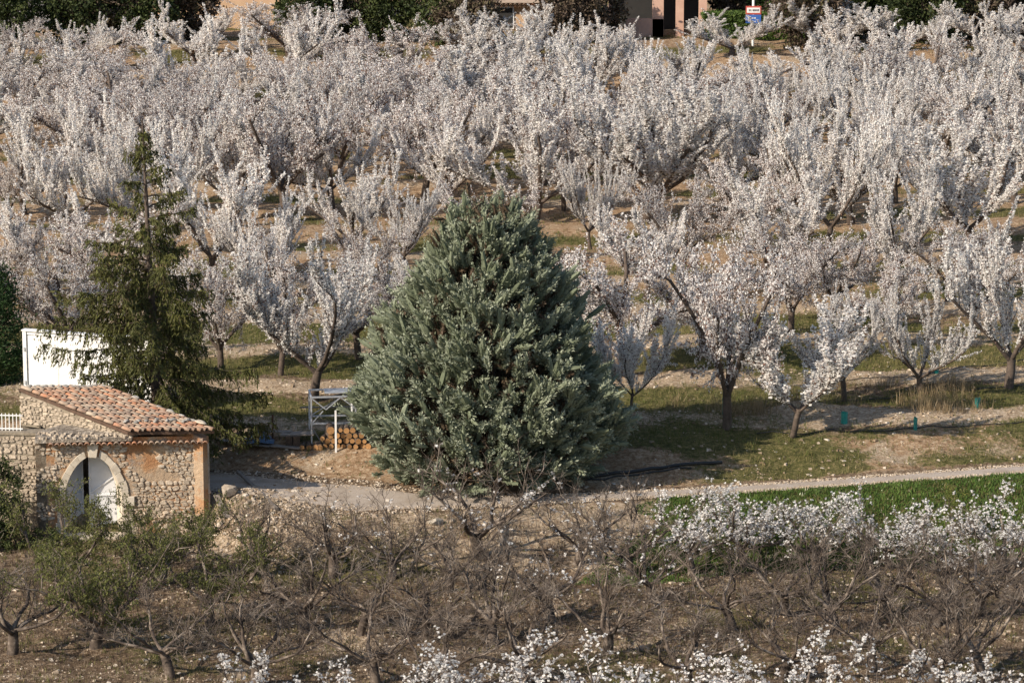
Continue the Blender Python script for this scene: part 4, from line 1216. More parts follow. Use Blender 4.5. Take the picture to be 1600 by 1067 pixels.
# ------------------------------------------------------------------ the blue cypress
cb = hit(765, 736)
cb.y += 0.4
def cypress():
    rng = np.random.default_rng(3)
    root = empty('blue_cypress', cb, 0, label='large conical blue green cypress in the middle of the scene', cat='cypress')
    W = Wood()
    tp, _ = grow(rng, (0, 0, -.3), (0, 0, 1), 7.9, 8, 0, .02); W.poly(tp[:-3], .22, .06)
    HZ = at_y(765, 328, cb.y).z - cb.z
    zp = [0, .4, 1.2, 2.2, 3.0, 4.2, 5.4, 6.5, 7.4, HZ]
    rp = [2.6, 3.2, 3.6, 3.65, 3.4, 2.75, 2.1, 1.4, .8, .12]
    plume_p, plume_d, plume_s, plume_t = [], [], [], []
    nl = 740
    for i in range(nl):
        # lobes spread evenly over the surface
        z = None
        while z is None:
            zc = rng.uniform(0.1, HZ - .1)
            if rng.random() < (np.interp(zc, zp, rp) + .35) / 4.2: z = zc
        az = i * 2.39996 + rng.normal() * .25
        r = np.interp(z, zp, rp) * rng.uniform(.80, 1.02) * (1 + .10 * math.sin(az * 3 + z * 1.3) * (z > 1))
        o = np.array([math.cos(az), math.sin(az), 0])
        c = o * r + np.array([-0.06, 0, z])
        steep = np.interp(z, [0, 2, 5, HZ], [.35, .8, 1.3, 3.0])
        d = nrm(o + np.array([0.06, 0, steep]) + rng.normal(size=3) * .22)
        W.poly([np.array([0, 0, max(z - .9 * r * .5, .1)]), c * np.array([.5, .5, 1]) - np.array([0, 0, .3]), c * np.array([.75, .75, 1]) - np.array([0, 0, .15])], .014, .004)
        nn = rng.integers(4, 7); LS = rng.uniform(.6, 1.0)
        tt = rng.random()
        for k in range(nn):
            dd = nrm(d + rng.normal(size=3) * .26)
            plume_p.append(c - d * .45 + dd * rng.uniform(0, .40) + rng.normal(size=3) * .09); plume_d.append(dd); plume_s.append(LS * rng.uniform(.55, 1.0)); plume_t.append(.25 + .45 * tt + rng.uniform(0, .3))
        # older brown sprays further in
        for k in range(4):
            plume_p.append(c * np.array([1, 1, 0]) * rng.uniform(.50, .88) + c * np.array([0, 0, 1]) - np.array([0, 0, .15]) + rng.normal(size=3) * .22); plume_d.append(nrm(d + rng.normal(size=3) * .5)); plume_s.append(rng.uniform(.35, .6)); plume_t.append(rng.uniform(.0, .30))
    pp, pd_, ps, pt_ = map(np.array, (plume_p, plume_d, plume_s, plume_t))
    n_ = len(pp); K = 36
    # each plume: short sprigs along a tapering spindle
    t = rng.random((n_, K)) ** .9
    ref = rand_dirs(n_, rng)
    u = np.cross(pd_, ref); u /= np.linalg.norm(u, axis=1, keepdims=True); v = np.cross(pd_, u)
    a = rng.random((n_, K)) * 6.28
    rad = .100 * np.sqrt(np.clip(np.sin(np.clip(t * 0.92 + .06, 0, 1) * math.pi), 0, 1)) * rng.uniform(.75, 1.05, (n_, K))
    ro = u[:, None] * np.cos(a)[..., None] + v[:, None] * np.sin(a)[..., None]
    cen = pp[:, None] + pd_[:, None] * (t * ps[:, None])[..., None] + ro * (rad * ps[:, None] / .5)[..., None]
    ax = pd_[:, None] * .8 + ro * .62 + rng.normal(size=(n_, K, 3)) * .13
    ax /= np.linalg.norm(ax, axis=2, keepdims=True)
    V, F = quads(cen.reshape(-1, 3), rng.uniform(.036, .066, n_ * K), rng, axis=ax.reshape(-1, 3), aspect=.36, bend=.12, side=(ro + rng.normal(size=ro.shape) * .35).reshape(-1, 3))
    tint = np.clip(pt_[:, None] + rng.normal(size=(n_, K)) * .12 + np.where(pt_[:, None] > .3, (t - .5) * .25, 0), 0, 1)
    # keep green sprays from turning brown by chance
    tint = np.where(pt_[:, None] > .24, np.clip(tint, .21, 1), tint)
    # opaque core added inside each spray for shading and self-shadow, tinted darker
    ct, cr = [.02, .30, .62, .86], [.25, .82, .80, .35]
    CV = np.zeros((n_, 4, 5, 3))
    for i_ in range(4):
        for j_ in range(5):
            aj = 6.2832 * j_ / 5
            jit = rng.uniform(.7, 1.2, (n_, 1))
            CV[:, i_, j_] = pp + pd_ * (ct[i_] * ps)[:, None] + (u * math.cos(aj) + v * math.sin(aj)) * (cr[i_] * .062 * ps / .5)[:, None] * jit
    CF = np.array([(i_ * 5 + j_, i_ * 5 + (j_ + 1) % 5, i_ * 5 + 5 + (j_ + 1) % 5, i_ * 5 + 5 + j_) for i_ in range(3) for j_ in range(5)])
    CF = (CF[None] + (np.arange(n_) * 20)[:, None, None]).reshape(-1, 4)
    ctint = np.where(pt_ > .24, np.clip(pt_ - .35, .21, 1), pt_ * .6)
    F = np.concatenate([F, CF + len(V)]); V = np.concatenate([V, CV.reshape(-1, 3)])
    tint = np.concatenate([np.repeat(tint.ravel(), 4), np.repeat(ctint, 20)])
    tm = W.mesh('trunk', thick=.05); link('trunk', tm, M['bark'], root)
    link('crown', mesh_np('crown', V, F, tint), M['cypress'], root)
    return root
cypress()

# ------------------------------------------------------------------ the spruce behind the hut
def spruce():
    rng = np.random.default_rng(8)
    b_ = hit(248, 648); b_.y = 98.6; b_.x = at_y(248, 640, 98.6).x; b_.z = float(terr(b_.x, b_.y))
    HZ = at_y(232, 185, b_.y).z - b_.z
    root = empty('spruce', b_, 0, label='dark drooping spruce with a ragged top standing behind the hut', cat='spruce')
    W = Wood()
    lean = (232 - 248) / 54.0
    axis_ = lambda z: np.array([lean * (z / HZ), 0, z])
    W.poly([axis_(z) - np.array([0, 0, .3 if z == 0 else 0]) for z in np.linspace(0, HZ, 9)], .20, .02)
    zp = [0.4, 1.2, 2.5, 4.0, 5.2, 6.2, 7.2, 8.2, HZ]
    rp = [1.5, 2.9, 3.4, 3.0, 2.55, 2.05, 1.5, 1.0, .15]
    cen, ax, sz, tn = [], [], [], []
    def needles(p, d, n_, s_, tone):
        for k in range(n_):
            cen.append(p + rng.normal(size=3) * .03); ax.append(nrm(d + rng.normal(size=3) * .45)); sz.append(s_ * rng.uniform(.7, 1.2)); tn.append(np.clip(tone + rng.normal() * .12, 0, 1))
    z = 0.5
    while z < HZ - .15:
        rr = np.interp(z, zp, rp)
        nbz = int(np.interp(z, [0, 5, 6.5, HZ], [6.6, 6.2, 5.6, 4.3]))
        a0 = rng.random() * 6.28
        for k in range(nbz):
            if rng.random() < np.interp(z, [0, 5, 6.5, HZ], [.02, .10, .25, .1]): continue
            az = a0 + k * 6.28 / nbz + rng.normal() * .25
            L = rr * rng.uniform(.40, 1.15)
            d = np.array([math.cos(az), math.sin(az), np.interp(z, [0, 5, HZ], [-.12, .12, .7])])
            pts, dd = [axis_(z)], nrm(d)
            ns = 7
            for i in range(ns):
                dd = nrm(dd + np.array([0, 0, -.07 if i < 4 else .10]) + rng.normal(size=3) * .05)
                pts.append(pts[-1] + dd * L / ns)
            W.poly(pts, .028, .007)
            tone = rng.uniform(.3, .75)
            nt_ = int(L * 19) + 3
            for q_ in range(nt_):
                t = rng.uniform(.16, 1) ** .85
                p, bd_ = along(pts, t)
                side = np.cross(bd_, (0, 0, 1.0)); side = nrm(side) * (1 if q_ % 2 else -1)
                hang = rng.uniform(.18, .68) * (1.1 - .45 * t) * (1 if z < 6.4 else .6)
                d3 = nrm(side * rng.uniform(.25, 1.0) + bd_ * .35 + np.array([0, 0, -rng.uniform(.5, 1.5)]))
                m_ = max(3, int(hang * 17))
                for s_ in range(m_):
                    f_ = (s_ + .5) / m_
                    pz2 = p + d3 * hang * f_ + np.array([0, 0, -.12 * f_ * f_])
                    needles(pz2, d3 + np.array([0, 0, -.3]), 2, .075, tone if rng.random() > .2 else .05)
                if q_ % 3 == 0: W.poly([p, p + d3 * hang], .005, .003)
            for s_ in range(int(L * 14)):
                p, bd_ = along(pts, rng.uniform(.25, 1)); needles(p, bd_, 2, .075, tone + .15)
        z += np.interp(z, [0, 5, HZ], [.27, .30, .34]) * rng.uniform(.85, 1.15)
    cen, ax = np.array(cen), np.array(ax)
    V, F = quads(cen, np.array(sz), rng, axis=ax, aspect=.27, bend=.1)
    link('trunk', W.mesh('trunk', thick=.04), M['bark'], root)
    link('crown', mesh_np('crown', V, F, np.repeat(np.array(tn), 4)), M['spruce'], root)
spruce()

# ------------------------------------------------------------------ leafy shrubs and the trees round the houses
def leafy(name, loc, blobs, n_, size, m, label, cat, group=None, seed=0, up=0.0, aspect=.5, shell=.55, trunk_r=.06):
    """Shrub of many leaves: blobs are (x, y, z, rx, ry, rz) about the base, each broken into small clumps."""
    rng = np.random.default_rng(seed)
    root = empty(name, loc, 0, label=label, cat=cat, group=group)
    vol = np.array([b_[3] * b_[4] * b_[5] for b_ in blobs]) ** .7; vol /= vol.sum()
    C_, T_, A_ = [], [], []
    W = Wood()
    for b_, v_ in zip(blobs, vol):
        c = np.array(b_[:3]); r = np.array(b_[3:])
        nc = max(8, int(n_ * v_ / 45))
        W.poly([np.array([0, 0, -.1]), c * .5 + np.array([0, 0, .05]), c], trunk_r, .02)
        for k in range(nc):
            d = rand_dirs(1, rng)[0]
            rr = shell + (1.06 - shell) * rng.random() ** .6
            cc = c + d * r * rr
            if k % 3 == 0: W.poly([c + rng.normal(size=3) * .1 * r, cc], .014, .006)
            kk = int(n_ * v_ / nc)
            sp = min(r) * .16
            C_.append(cc + rng.normal(size=(kk, 3)) * sp)
            T_.append(np.clip(rng.random() * .6 + rng.random(kk) * .45, 0, 1))
            A_.append(nrm(d + np.array([0, 0, up]))[None] * .7 + rand_dirs(kk, rng) * .75)
    Cc = np.concatenate(C_); A = np.concatenate(A_); A /= np.linalg.norm(A, axis=1, keepdims=True)
    Cc[:, 2] = np.maximum(Cc[:, 2], .03)
    V, F = quads(Cc, rng.uniform(.7, 1.25, len(Cc)) * size, rng, axis=A, aspect=aspect, bend=.2)
    link('trunk', W.mesh('trunk', thick=.03), M['bark'], root)
    link('foliage', mesh_np('foliage', V, F, np.repeat(np.concatenate(T_), 4)), m, root)
    return root

b_ = at_y(-8, 800, 93.3)
leafy('evergreen_bush', (b_.x, 93.3, float(terr(b_.x, 93.3))), [(0, 0, 1.55, .85, .6, 1.0), (.1, -.1, .7, .8, .5, .6)], 6500, .055, M['shrub'], 'glossy dark green bush at the left edge beside the stone wall', 'bush', seed=1, aspect=.45)
b_ = hit(25, 858)
leafy('low_shrub', b_, [(0, 0, .3, .9, .5, .35), (.8, .1, .25, .6, .4, .3)], 3800, .035, M['shrub'], 'low green shrub below the glossy bush left of the arched door', 'shrub', seed=2)
b_ = at_y(-25, 560, 107); gz_ = float(terr(b_.x, 107))
hz_ = at_y(0, 403, 107).z - gz_
leafy('thuja_tree', (b_.x, 107, gz_), [(0, 0, hz_ * .45, 1.35, 1.2, hz_ * .5), (0.1, 0, hz_ * .72, .95, .9, hz_ * .27), (0, 0, .7, 1.3, 1.2, .8)], 15000, .075, M['thuja'], 'dense dark green conifer at the left edge above the railing', 'conifer', seed=3, up=.8, aspect=.3)
b_ = hit(1486, 838)
leafy('yellow_shrub', b_, [(0, 0, .9, .55, .5, .6), (.1, 0, .45, .4, .4, .4)], 1500, .03, M['yellow'], 'thin yellowish green shrub growing in the green crop', 'shrub', seed=4, shell=.2)
YB = 181.0
def back(px, ph, y=YB): 
    p = at_y(px, 20, y); p.z = float(terr(p.x, y)); return p
BT = [
 (8, 3.0, 4.2, 'shrub', 'evergreen at the top left corner beside the grey wall', 10, 178),
 (155, 3.6, 5.0, 'browntwig', 'brown green tree right of the ochre wall, top left', 11, 180),
 (112, 3.0, 4.5, 'shrub', 'dark evergreen just right of the ochre wall', 12, 179),
 (215, 3.2, 4.5, 'shrub', 'dark evergreen left of the grey blossoming shrubs, top left', 13, 180),
 (478, 2.6, 4.0, 'shrub', 'evergreen right of the grey blossoming shrubs', 14, 179),
 (530, 3.2, 4.8, 'browntwig', 'brown tree between two evergreens at the top', 15, 181),
 (590, 3.0, 4.6, 'shrub', 'dark evergreen behind the highest white shoots', 16, 180),
 (690, 3.4, 5.0, 'shrub', 'dark evergreen left of the house with the toothed eave', 17, 179),
 (735, 2.6, 4.0, 'browntwig', 'bare brown shrub in front of the house with the toothed eave', 18, 177),
 (890, 2.8, 4.6, 'browntwig', 'dark brown shrub right of the house with the toothed eave', 19, 180),
 (1260, 3.2, 5.0, 'browntwig', 'brown leafless shrub right of the clipped hedge', 20, 179),
 (1225, 3.0, 4.4, 'hedge', 'bright green bush behind the clipped hedge', 21, 187),
 (1440, 3.6, 5.2, 'shrub', 'broad green tree at the top, right of the sign', 22, 180),
 (1390, 3.0, 5.0, 'shrub', 'dark green tree behind the last almonds, top right', 23, 182),
 (1520, 3.2, 5.4, 'browntwig', 'brown leafless tree at the top right', 24, 181),
 (1595, 3.0, 5.0, 'browntwig', 'brown tree cut by the top right corner', 25, 182),
 (1150, 2.6, 4.2, 'browntwig', 'dark shrub behind the clipped hedge, left of the sign', 26, 188),
 (1330, 2.8, 4.2, 'shrub', 'evergreen between the leafless shrub and the broad green tree', 27, 183),
 (300, 2.4, 4.0, 'browntwig', 'twiggy grey shrub in front of the long ochre wall', 28, 182),
 (930, 2.4, 4.0, 'browntwig', 'dark shrub left of the pink pillars', 29, 182),
]
for (px, r_, h_, mk, lab, sd_, yb) in BT:
    p = back(px, 0, yb)
    leafy('garden_tree', p, [(0, 0, h_ * .42, r_ * .55, r_ * .5, h_ * .42), (-r_ * .25, .2, h_ * .5, r_ * .4, r_ * .35, h_ * .36), (r_ * .25, -.2, h_ * .38, r_ * .4, r_ * .35, h_ * .36)], 7000, .11, M[mk], lab, 'tree', 'trees and shrubs in front of the houses', seed=sd_, trunk_r=.09)
# clipped hedge
h0, h1 = at_y(1098, 30, 181.5), at_y(1262, 30, 182.0)
hedge = empty('clipped_hedge', (h0.x, h0.y, float(terr(h0.x, h0.y))), 0, label='clipped bright green hedge in front of the sign post', cat='hedge')
hl = h1.x - h0.x; hh = at_y(1150, 22, 181.5).z - hedge.location.z
rng = np.random.default_rng(77)
c = np.stack([rng.uniform(0, hl, 14000), rng.uniform(0, 1.1, 14000), rng.uniform(.05, hh, 14000)], 1)
fa = rng.random(len(c))
c[:, 1] = np.where(fa < .6, rng.uniform(0, .18, len(c)), c[:, 1]); c[:, 2] = np.where(fa >= .6, hh - rng.uniform(0, .2, len(c)), c[:, 2])
V, F = quads(c + rng.normal(size=c.shape) * .05, rng.uniform(.05, .1, len(c)), rng, aspect=.5)
link('foliage', mesh_np('foliage', V, F, np.repeat(rng.random(len(c)), 4)), M['hedge'], hedge)
W = Wood()
for x in np.arange(.3, hl, .6): W.poly([np.array([x, .5, -.1]), np.array([x, .5, hh * .8])], .03, .015)
link('stems', W.mesh('stems', thick=.01), M['bark'], hedge)

# ------------------------------------------------------------------ houses at the top edge
def house(name, px0, px1, y, hgt, m, label, eave_px=None, pitch=.28):
    a, b_ = at_y(px0, 20, y), at_y(px1, 20, y)
    gz_ = float(terr(a.x, y)) - .1
    L = b_.x - a.x
    hs = empty(name, (a.x, y, gz_), 0, label=label, cat='house', group='houses at the top edge')
    hg = hgt if eave_px is None else at_y(px0, eave_px, y).z - gz_
    q = MB(); q.box((L / 2, 3, hg / 2), (L, 6, hg)); q.build('wall', m, hs)
    q = MB()
    rz_ = hg + 3.3 * pitch * 1.6
    q.add([(-.3, -.35, hg), (L + .3, -.35, hg), (L + .3, 3, rz_), (-.3, 3, rz_), (L + .3, 6.35, hg), (-.3, 6.35, hg)], [(0, 1, 2, 3), (3, 2, 4, 5), (0, 3, 5), (1, 4, 2), (0, 5, 4, 1)])
    rf_ = q.build('roof', M['tile'], hs)
    me = None
    for r2 in range(2):
        x = 0.0
        while x < L:
            if me is None: me = TM[0]
            o = link('eave_tile', me, None, rf_)
            o.matrix_local = Matrix.Translation((x, 0.05 - .12 * (1 - r2), hg - .10 - .14 * r2)) @ Matrix.Rotation(-math.pi / 2, 4, 'Z')
            x += .24
    for wx in np.arange(1.6, L - 1.0, 3.4):
        fr = MB(); fr.box((wx, -.03, hg * .5), (1.0, .06, 1.2)); f_ = fr.build('window', M['white_paint'], hs)
        pn = MB(); pn.box((wx, -.065, hg * .5), (.84, .03, 1.04)); pn.build('pane', M['dark'], f_)
    return hs
house('ochre_house', 232, 470, 188, 4.8, M['house_plaster'], 'long ochre house wall seen behind the trees at the top left')
house('eave_house', 742, 862, 185, 3.0, M['house_plaster'], 'ochre house with a toothed tile eave at the top centre', eave_px=4)
b0 = at_y(36, 20, 184)
house('grey_house', -40, 84, 186, 4.6, M['grey_plaster'], 'grey rendered house wall at the top left corner')
# pink pillared porch
a, b_ = at_y(975, 20, 184), at_y(1105, 20, 184)
gz_ = float(terr(a.x, 184)) - .1
ph = empty('pillared_house', (a.x, 184, gz_), 0, label='pink house with a pillared porch at the top, right of centre', cat='house', group='houses at the top edge')
L = b_.x - a.x
q = MB(); q.box((L / 2, 4.5, 2.6), (L, 5, 5.2)); q.build('wall', M['dark'], ph)  # near-black wall: the shade inside the porch is put into its colour
for px, wp in ((958, 14), (1028, 17), (1062, 12), (1098, 12)):
    x = at_y(px, 20, 184).x - a.x
    q = MB(); q.box((x, 0, 1.5), (wp / 29.0, .5, 3.0)); q.box((x, 0, 3.05), (wp / 29.0 + .15, .62, .12)); q.build('pillar', M['pink_plaster'], ph)
q = MB(); q.box((L / 2, 0, 3.35), (L + .6, .6, .5)); q.build('beam', M['pink_plaster'], ph)
q = MB(); q.box((L * .25, -.1, .5), (L * .45, .3, 1.0)); q.build('parapet', M['pink_plaster'], ph)
q = MB(); q.add([(-.5, -.6, 3.6), (L + .5, -.6, 3.6), (L + .5, 4, 5.2), (-.5, 4, 5.2), (-.5, 7.2, 3.6), (L + .5, 7.2, 3.6)], [(0, 1, 2, 3), (3, 2, 5, 4), (0, 3, 4), (1, 5, 2)]); q.build('roof', M['tile'], ph)

# sign: white post, red bordered white panel over a blue panel
s_ = at_y(1177, 34, 179.0); gz_ = float(terr(s_.x, 179.0))
z1, z0 = at_y(1177, 10, 179.0).z - gz_, at_y(1177, 36, 179.0).z - gz_
sg = empty('road_sign', (s_.x, 179.0, gz_), 0, label='sign with a red bordered white panel over a blue panel by the hedge', cat='sign')
q = MB(); q.tube([(0, .06, -.2), (0, .06, z1 + .7)], .07, 8); q.build('post', M['white_paint'], sg)
zm = z0 + (z1 - z0) * .5
q = MB(); q.box((0, 0, (zm + z1) / 2), (.80, .03, z1 - zm)); rp_ = q.build('red_panel', M['red'], sg)
q = MB(); q.box((0, -.02, (zm + z1) / 2), (.68, .02, (z1 - zm) * .62)); q.build('white_field', M['white_paint'], rp_)
q = MB()
for x, wd in ((-.22, .05), (-.14, .05), (-.02, .06), (.05, .05), (.12, .06), (.19, .05), (.26, .05)): q.box((x, -.034, (zm + z1) / 2), (wd * .8, .012, .10))
q.build('lettering', M['dark'], rp_)
q = MB(); q.box((0, 0, (z0 + zm) / 2 - .02), (.80, .03, zm - z0)); bp_ = q.build('blue_panel', M['blue'], sg)
q = MB()
for x, z in ((-.12, .26), (-.04, .26), (.04, .26), (.10, .26), (-.10, .08), (.0, .08), (.09, .08)): q.box((x, -.02, z0 + z - .02), (.05, .012, .06))
q.build('lettering', M['white_paint'], bp_)

# ------------------------------------------------------------------ yard between hut and cypress
# galvanised frame
f0 = hit(487, 694); f1_ = hit(553, 690)
fa_ = empty('metal_frame', f0, 0.12, label='galvanised metal trestle frame beside the cypress', cat='frame')
W_ = (f1_ - f0).length + .05; Hf = 1.42; Df = 1.0
def rod(name, a, b_, r_=.022): 
    q = MB(); q.bar(a, b_, r_ * 2); return q.build(name, M['galv'], fa_)
for x, y in ((0, 0), (W_, 0), (0, Df), (W_, Df)): rod('post', (x, y, -.05), (x, y, Hf))
for z in (.62, Hf):
    rod('rail', (0, 0, z), (W_, 0, z)); rod('rail', (0, Df, z), (W_, Df, z)); rod('rail', (0, 0, z - .002), (0, Df, z - .002)); rod('rail', (W_, 0, z - .002), (W_, Df, z - .002))
for i in range(3):
    x0, x1 = W_ * i / 3, W_ * (i + 1) / 3
    rod('brace', (x0, 0, Hf - .02) if i % 2 == 0 else (x0, 0, Hf - .38), (x1, 0, Hf - .38) if i % 2 == 0 else (x1, 0, Hf - .02), .014)
rod('brace', (0, 0, .62), (.35, 0, 1.0), .014); rod('brace', (0, Df, .62), (W_, Df, 1.38), .014)
rod('brace', (0.02, 0.01, .5), (.3, .2, .0), .014)
q = MB(); q.box((W_ * .7, Df * .6, Hf + .05), (W_ * .75, Df * .6, .03)); q.build('top_plate', M['galv'], fa_)
p = hit(525, 706); q = MB(); q.box((0, 0, .6), (.055, .055, 1.3)); tag(q.build('white_post', M['white_paint'], None, p), 'white square post standing in front of the woodpile', 'post')
p = hit(550, 684); q = MB(); q.box((0, 0, .55), (.05, .05, 1.1)); tag(q.build('white_post', M['white_paint'], None, p), 'white square post behind the woodpile, close to the cypress', 'post')
p = hit(426, 686); q = MB(); q.tube([(0, 0, -.1), (0.01, 0, .75)], .03, 6); tag(q.build('iron_stake', M['rust'], None, p), 'rusty iron stake standing between the blue tarp and the logs', 'stake')
for i, (px, py, dx, hh) in enumerate(((563, 680, .06, 1.05), (545, 684, .16, .85))):
    p = hit(px, py); q = MB(); q.tube([(0, 0, -.05), (dx, 0, hh)], .022, 6)
    tag(q.build('wooden_stake', M['plank'], None, p), ('tall thin wooden stake leaning against the cypress', 'short thin wooden stake left of the tall leaning stake')[i], 'stake')
# logs
LOGM = []
for s2 in range(3):
    rr = random.Random(s2)
    q = MB(); pts = [(0, y, rr.uniform(-.006, .006)) for y in (0, .18, .36, .55)]
    q.tube(pts, [.095 * rr.uniform(.92, 1.06) for _ in pts], 9); mb_ = q.mesh('bark', True); mb_.materials.append(M['logbark'])
    q = MB()
    for y, sgn in ((-.004, 1),):
        ring = [(math.cos(2 * math.pi * j / 9) * .089, y, math.sin(2 * math.pi * j / 9) * .089) for j in range(9)]
        q.add(ring, [tuple(range(9))])
    mc_ = q.mesh('cut_end'); mc_.materials.append(M['cutwood'])
    LOGM.append((mb_, mc_))
LG = 'logs of the woodpile'
k_ = 0
def put_log(p, sc, rz, lab):
    global k_
    o = empty('log', p, rz, label=lab, cat='log', group=LG); o.scale = (sc, 1, sc)
    mb_, mc_ = LOGM[k_ % 3]; k_ += 1
    link('bark', mb_, None, o); link('cut_end', mc_, None, o)
for i, px in enumerate((472, 483, 493, 500)):
    p = hit(px, 704); put_log(p + Vector((0, 0, .09)), R.uniform(.85, 1.15), R.uniform(-.2, .25), 'orange ended log in the low row left of the white post')
for layer, (n_, x0, z) in enumerate(((8, 508, .08), (7, 512, .24), (6, 517, .40), (3, 532, .55))):
    for i in range(n_):
        p = hit(x0 + i * 9.6, 702 - 0 * layer)
        put_log(Vector((p.x, p.y + R.uniform(-.06, .08) + .05, p.z + z)), R.uniform(.7, 1.0), R.uniform(-.2, .3), 'split log stacked in the pile beside the cypress')
p = hit(517, 702); put_log(Vector((p.x, p.y - .05, p.z + .58)), 1.35, .1, 'thickest log with a round orange end on top of the pile')
p = hit(504, 703); put_log(Vector((p.x, p.y - .03, p.z + .35)), .8, -.2, 'small orange ended log lying left of the thickest log')
# planks
for i, (x0, y0, x1, y1, w_, z, lab) in enumerate(((338, 692, 422, 702, .22, .10, 'long grey plank lying left of the iron stake'),
        (405, 684, 455, 686, .25, .22, 'grey plank lying behind the iron stake'), (425, 700, 470, 704, .22, .08, 'dark plank lying in front of the low row of logs'),
        (440, 691, 492, 690, .45, .26, 'wide grey board lying on the low logs'), (470, 654, 580, 653, .1, .35, 'thin grey plank laid through the metal frame'))):
    a, b_ = hit(x0, y0), hit(x1, y1); q = MB(); q.bar(a + Vector((0, 0, z)), b_ + Vector((0, 0, z)), w_, .035)
    tag(q.build('plank', M['plank']), lab, 'plank', 'planks by the woodpile')
for i, px in enumerate((452, 462)):
    p = hit(px, 696); q = MB(); q.box((0, 0, .16), (.20, .34, .3), .2 * i); tag(q.build('wood_block', M['logbark'], None, p), ('square wood block on the left of the low log row', 'square wood block touching the first orange log')[i], 'block')
# blue tarp: crumpled sheet over a heap
p = hit(399, 690)
nu = 15
vs, fs = [], []
for i in range(nu):
    for j in range(nu):
        u, v = (i / (nu - 1) - .5) * 2, (j / (nu - 1) - .5) * 2
        zz = .32 * math.exp(-(u * 1.2 - .25) ** 2 * 2.2 - v * v * 1.5) + .10 * (float(fbm(u * 2.4 + 5, v * 2.4 + 2, 3)) - .3) + .02
        vs.append((u * .58, v * .55, zz))
for i in range(nu - 1):
    for j in range(nu - 1): fs.append((i * nu + j, (i + 1) * nu + j, (i + 1) * nu + j + 1, i * nu + j + 1))
me = mesh_py('blue_tarp', vs, fs, False)
tag(link('blue_tarp', me, M['tarp'], None, p), 'crumpled blue tarpaulin heaped on the ground right of the hut', 'tarp')
# rubble blocks, beam and rock
loose_stone('limestone_block', hit(357, 778) + Vector((0, 0, .2)), (.55, .45, .5), M['stone'], 'big rough limestone block beside the right corner of the hut', 'rock', seed=71)
loose_stone('pale_rock', hit(681, 818) + Vector((0, 0, .06)), (.55, .3, .24), M['ashlar'], 'pale flat rock lying in the grass below the cypress', 'rock', seed=72)
loose_stone('small_rock', hit(707, 815) + Vector((0, 0, .05)), (.24, .18, .14), M['stone'], 'small rock right of the pale flat rock', 'rock', seed=73)
loose_stone('doorstep_rock', hit(345, 825) + Vector((0, 0, .08)), (.42, .3, .26), M['stone'], 'rough stone in the rubble below the hut corner', 'rock', seed=74)
a, b_ = hit(372, 748), hit(432, 800)
q = MB(); q.bar(a + Vector((0, 0, .22)), b_ + Vector((0, 0, .10)), .10, .07); tag(q.build('beam', M['plank']), 'weathered beam lying down the rubble slope beside the hut', 'beam')
a, b_ = hit(338, 792), hit(356, 812)
q = MB(); q.bar(a + Vector((0, 0, .35)), b_ + Vector((0, 0, .05)), .16, .03); tag(q.build('broken_board', M['plank']), 'short broken board leaning at the foot of the hut corner', 'board')

# ------------------------------------------------------------------ pipe, drip lines, tree guards
def run_pipe(name, pts, r_, label, cat, group=None, lift=0.0, m='black'):
    q = MB(); P_ = []
    pts = [hit(*p) for p in pts]
    for a, b_ in zip(pts[:-1], pts[1:]):
        n_ = max(2, int((b_ - a).length / .35))
        for i in range(n_):
            p = a.lerp(b_, i / n_)
            P_.append((p.x, p.y + R.uniform(-.02, .02), float(terr(p.x, p.y)) + r_ * .8 + lift + R.uniform(0, .02)))
    q.tube(P_, r_, 6)
    return tag(q.build(name, M[m], None, None, True), label, cat, group)
run_pipe('water_pipe', [(868, 752), (925, 747), (1000, 737), (1070, 728), (1110, 726), (1145, 718)], .05, 'thick black pipe lying across the orange bank', 'pipe')
run_pipe('thin_pipe', [(905, 752), (1000, 743), (1100, 727)], .025, 'thin black hose beside the thick pipe on the bank', 'hose')
DG = 'black drip lines between the tree rows'
for pts, lab in (([(1255, 638), (1320, 628), (1390, 624), (1440, 616), (1510, 612), (1572, 606), (1640, 602)], 'black drip line along the front row of slim almonds'),
                 ([(1180, 679), (1235, 680), (1300, 672), (1370, 676), (1432, 670), (1500, 668), (1640, 655)], 'black drip line past the low earth heap'),
                 ([(1240, 604), (1350, 593), (1450, 588), (1520, 575), (1640, 560)], 'black drip line behind the front row of slim almonds'),
                 ([(1150, 545), (1300, 540), (1450, 520), (1640, 505)], 'black drip line crossing under the old open almonds'),
                 ([(1340, 430), (1480, 418), (1640, 402)], 'black drip line in front of the wide almond at the right')):
    run_pipe('drip_line', pts, .016, lab, 'hose', DG, .02)
GU = 'teal tree guards in the orchard'
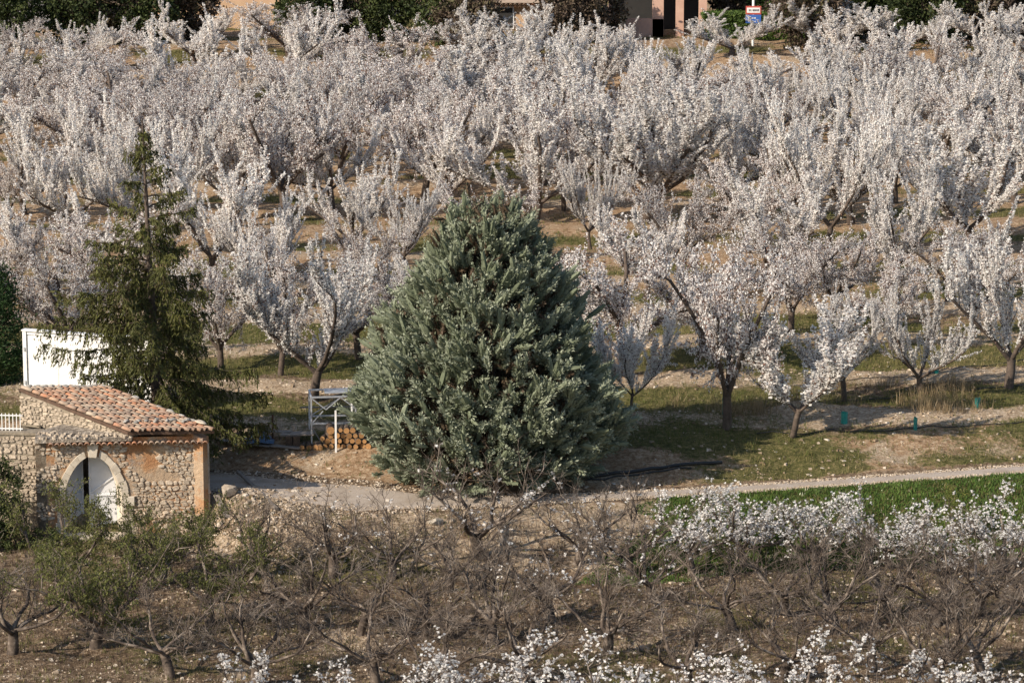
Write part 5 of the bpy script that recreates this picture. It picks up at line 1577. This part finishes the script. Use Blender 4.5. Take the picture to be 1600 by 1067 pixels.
def guard(px, py, hpx, wpx, lab):
    p = hit(px, py); s2 = F_PX / (p.y * 1.02)
    h_, w_ = hpx / s2, wpx / s2
    q = MB(); k = 8; vs, fs = [], []
    rr = random.Random(px)
    for z, f in ((0, 1.0), (.5, .95), (1, 1.05)):
        for rad in (1, .9):
            for j in range(k):
                a = 2 * math.pi * j / k
                vs.append((math.cos(a) * w_ / 2 * f * rad * rr.uniform(.93, 1.05), math.sin(a) * w_ / 2 * f * rad * rr.uniform(.93, 1.05), z * h_ + (rr.uniform(-.03, .03) if z == 1 else 0) - (.03 if z == 0 else 0)))
    for l in range(2):
        for j in range(k):
            j2 = (j + 1) % k
            fs += [(l * 16 + j, l * 16 + j2, l * 16 + 16 + j2, l * 16 + 16 + j), (l * 16 + 8 + j, l * 16 + 24 + j, l * 16 + 24 + j2, l * 16 + 8 + j2)]
    for j in range(k): fs.append((32 + j, 32 + (j + 1) % k, 40 + (j + 1) % k, 40 + j))
    g_ = empty('tree_guard', p, rr.uniform(0, 1), label=lab, cat='tree guard', group=GU)
    link('sleeve', mesh_py('sleeve', vs, fs), M['teal'], g_)
    W = Wood(); rng = np.random.default_rng(px)
    pts, _ = grow(rng, (0, 0, -.05), (0, 0, 1), h_ * 1.9, 5, .05, .12); W.poly(pts, .010, .004)
    for z_ in range(4):
        a, d = along(pts, rng.uniform(.55, .95)); b2, _ = grow(rng, a, nrm(d + rng.normal(size=3) * .6), .25, 2, 0, .1); W.poly(b2, .005, .003)
    link('sapling', W.mesh('sapling', thick=.008), M['bark'], g_)
for g_ in ((1319, 661, 17, 11, 'teal guard left of the tall straw, behind the low earth heap'), (1430, 672, 20, 6, 'narrow teal guard in the grass below the straight trunk'),
           (1527, 638, 16, 9, 'teal guard on the stones below the tall right almond'), (1462, 583, 20, 10, 'teal guard right of the straight almond trunk'),
           (1131, 648, 28, 5, 'narrow teal guard in the deep shade of the dark trunk'), (1390, 482, 12, 8, 'teal guard at the foot of the slender almond'),
           (1388, 348, 11, 8, 'small teal guard under the slanting trunk, upper right'), (1379, 236, 9, 6, 'farthest teal guard, high up among the right almonds')):
    guard(*g_)
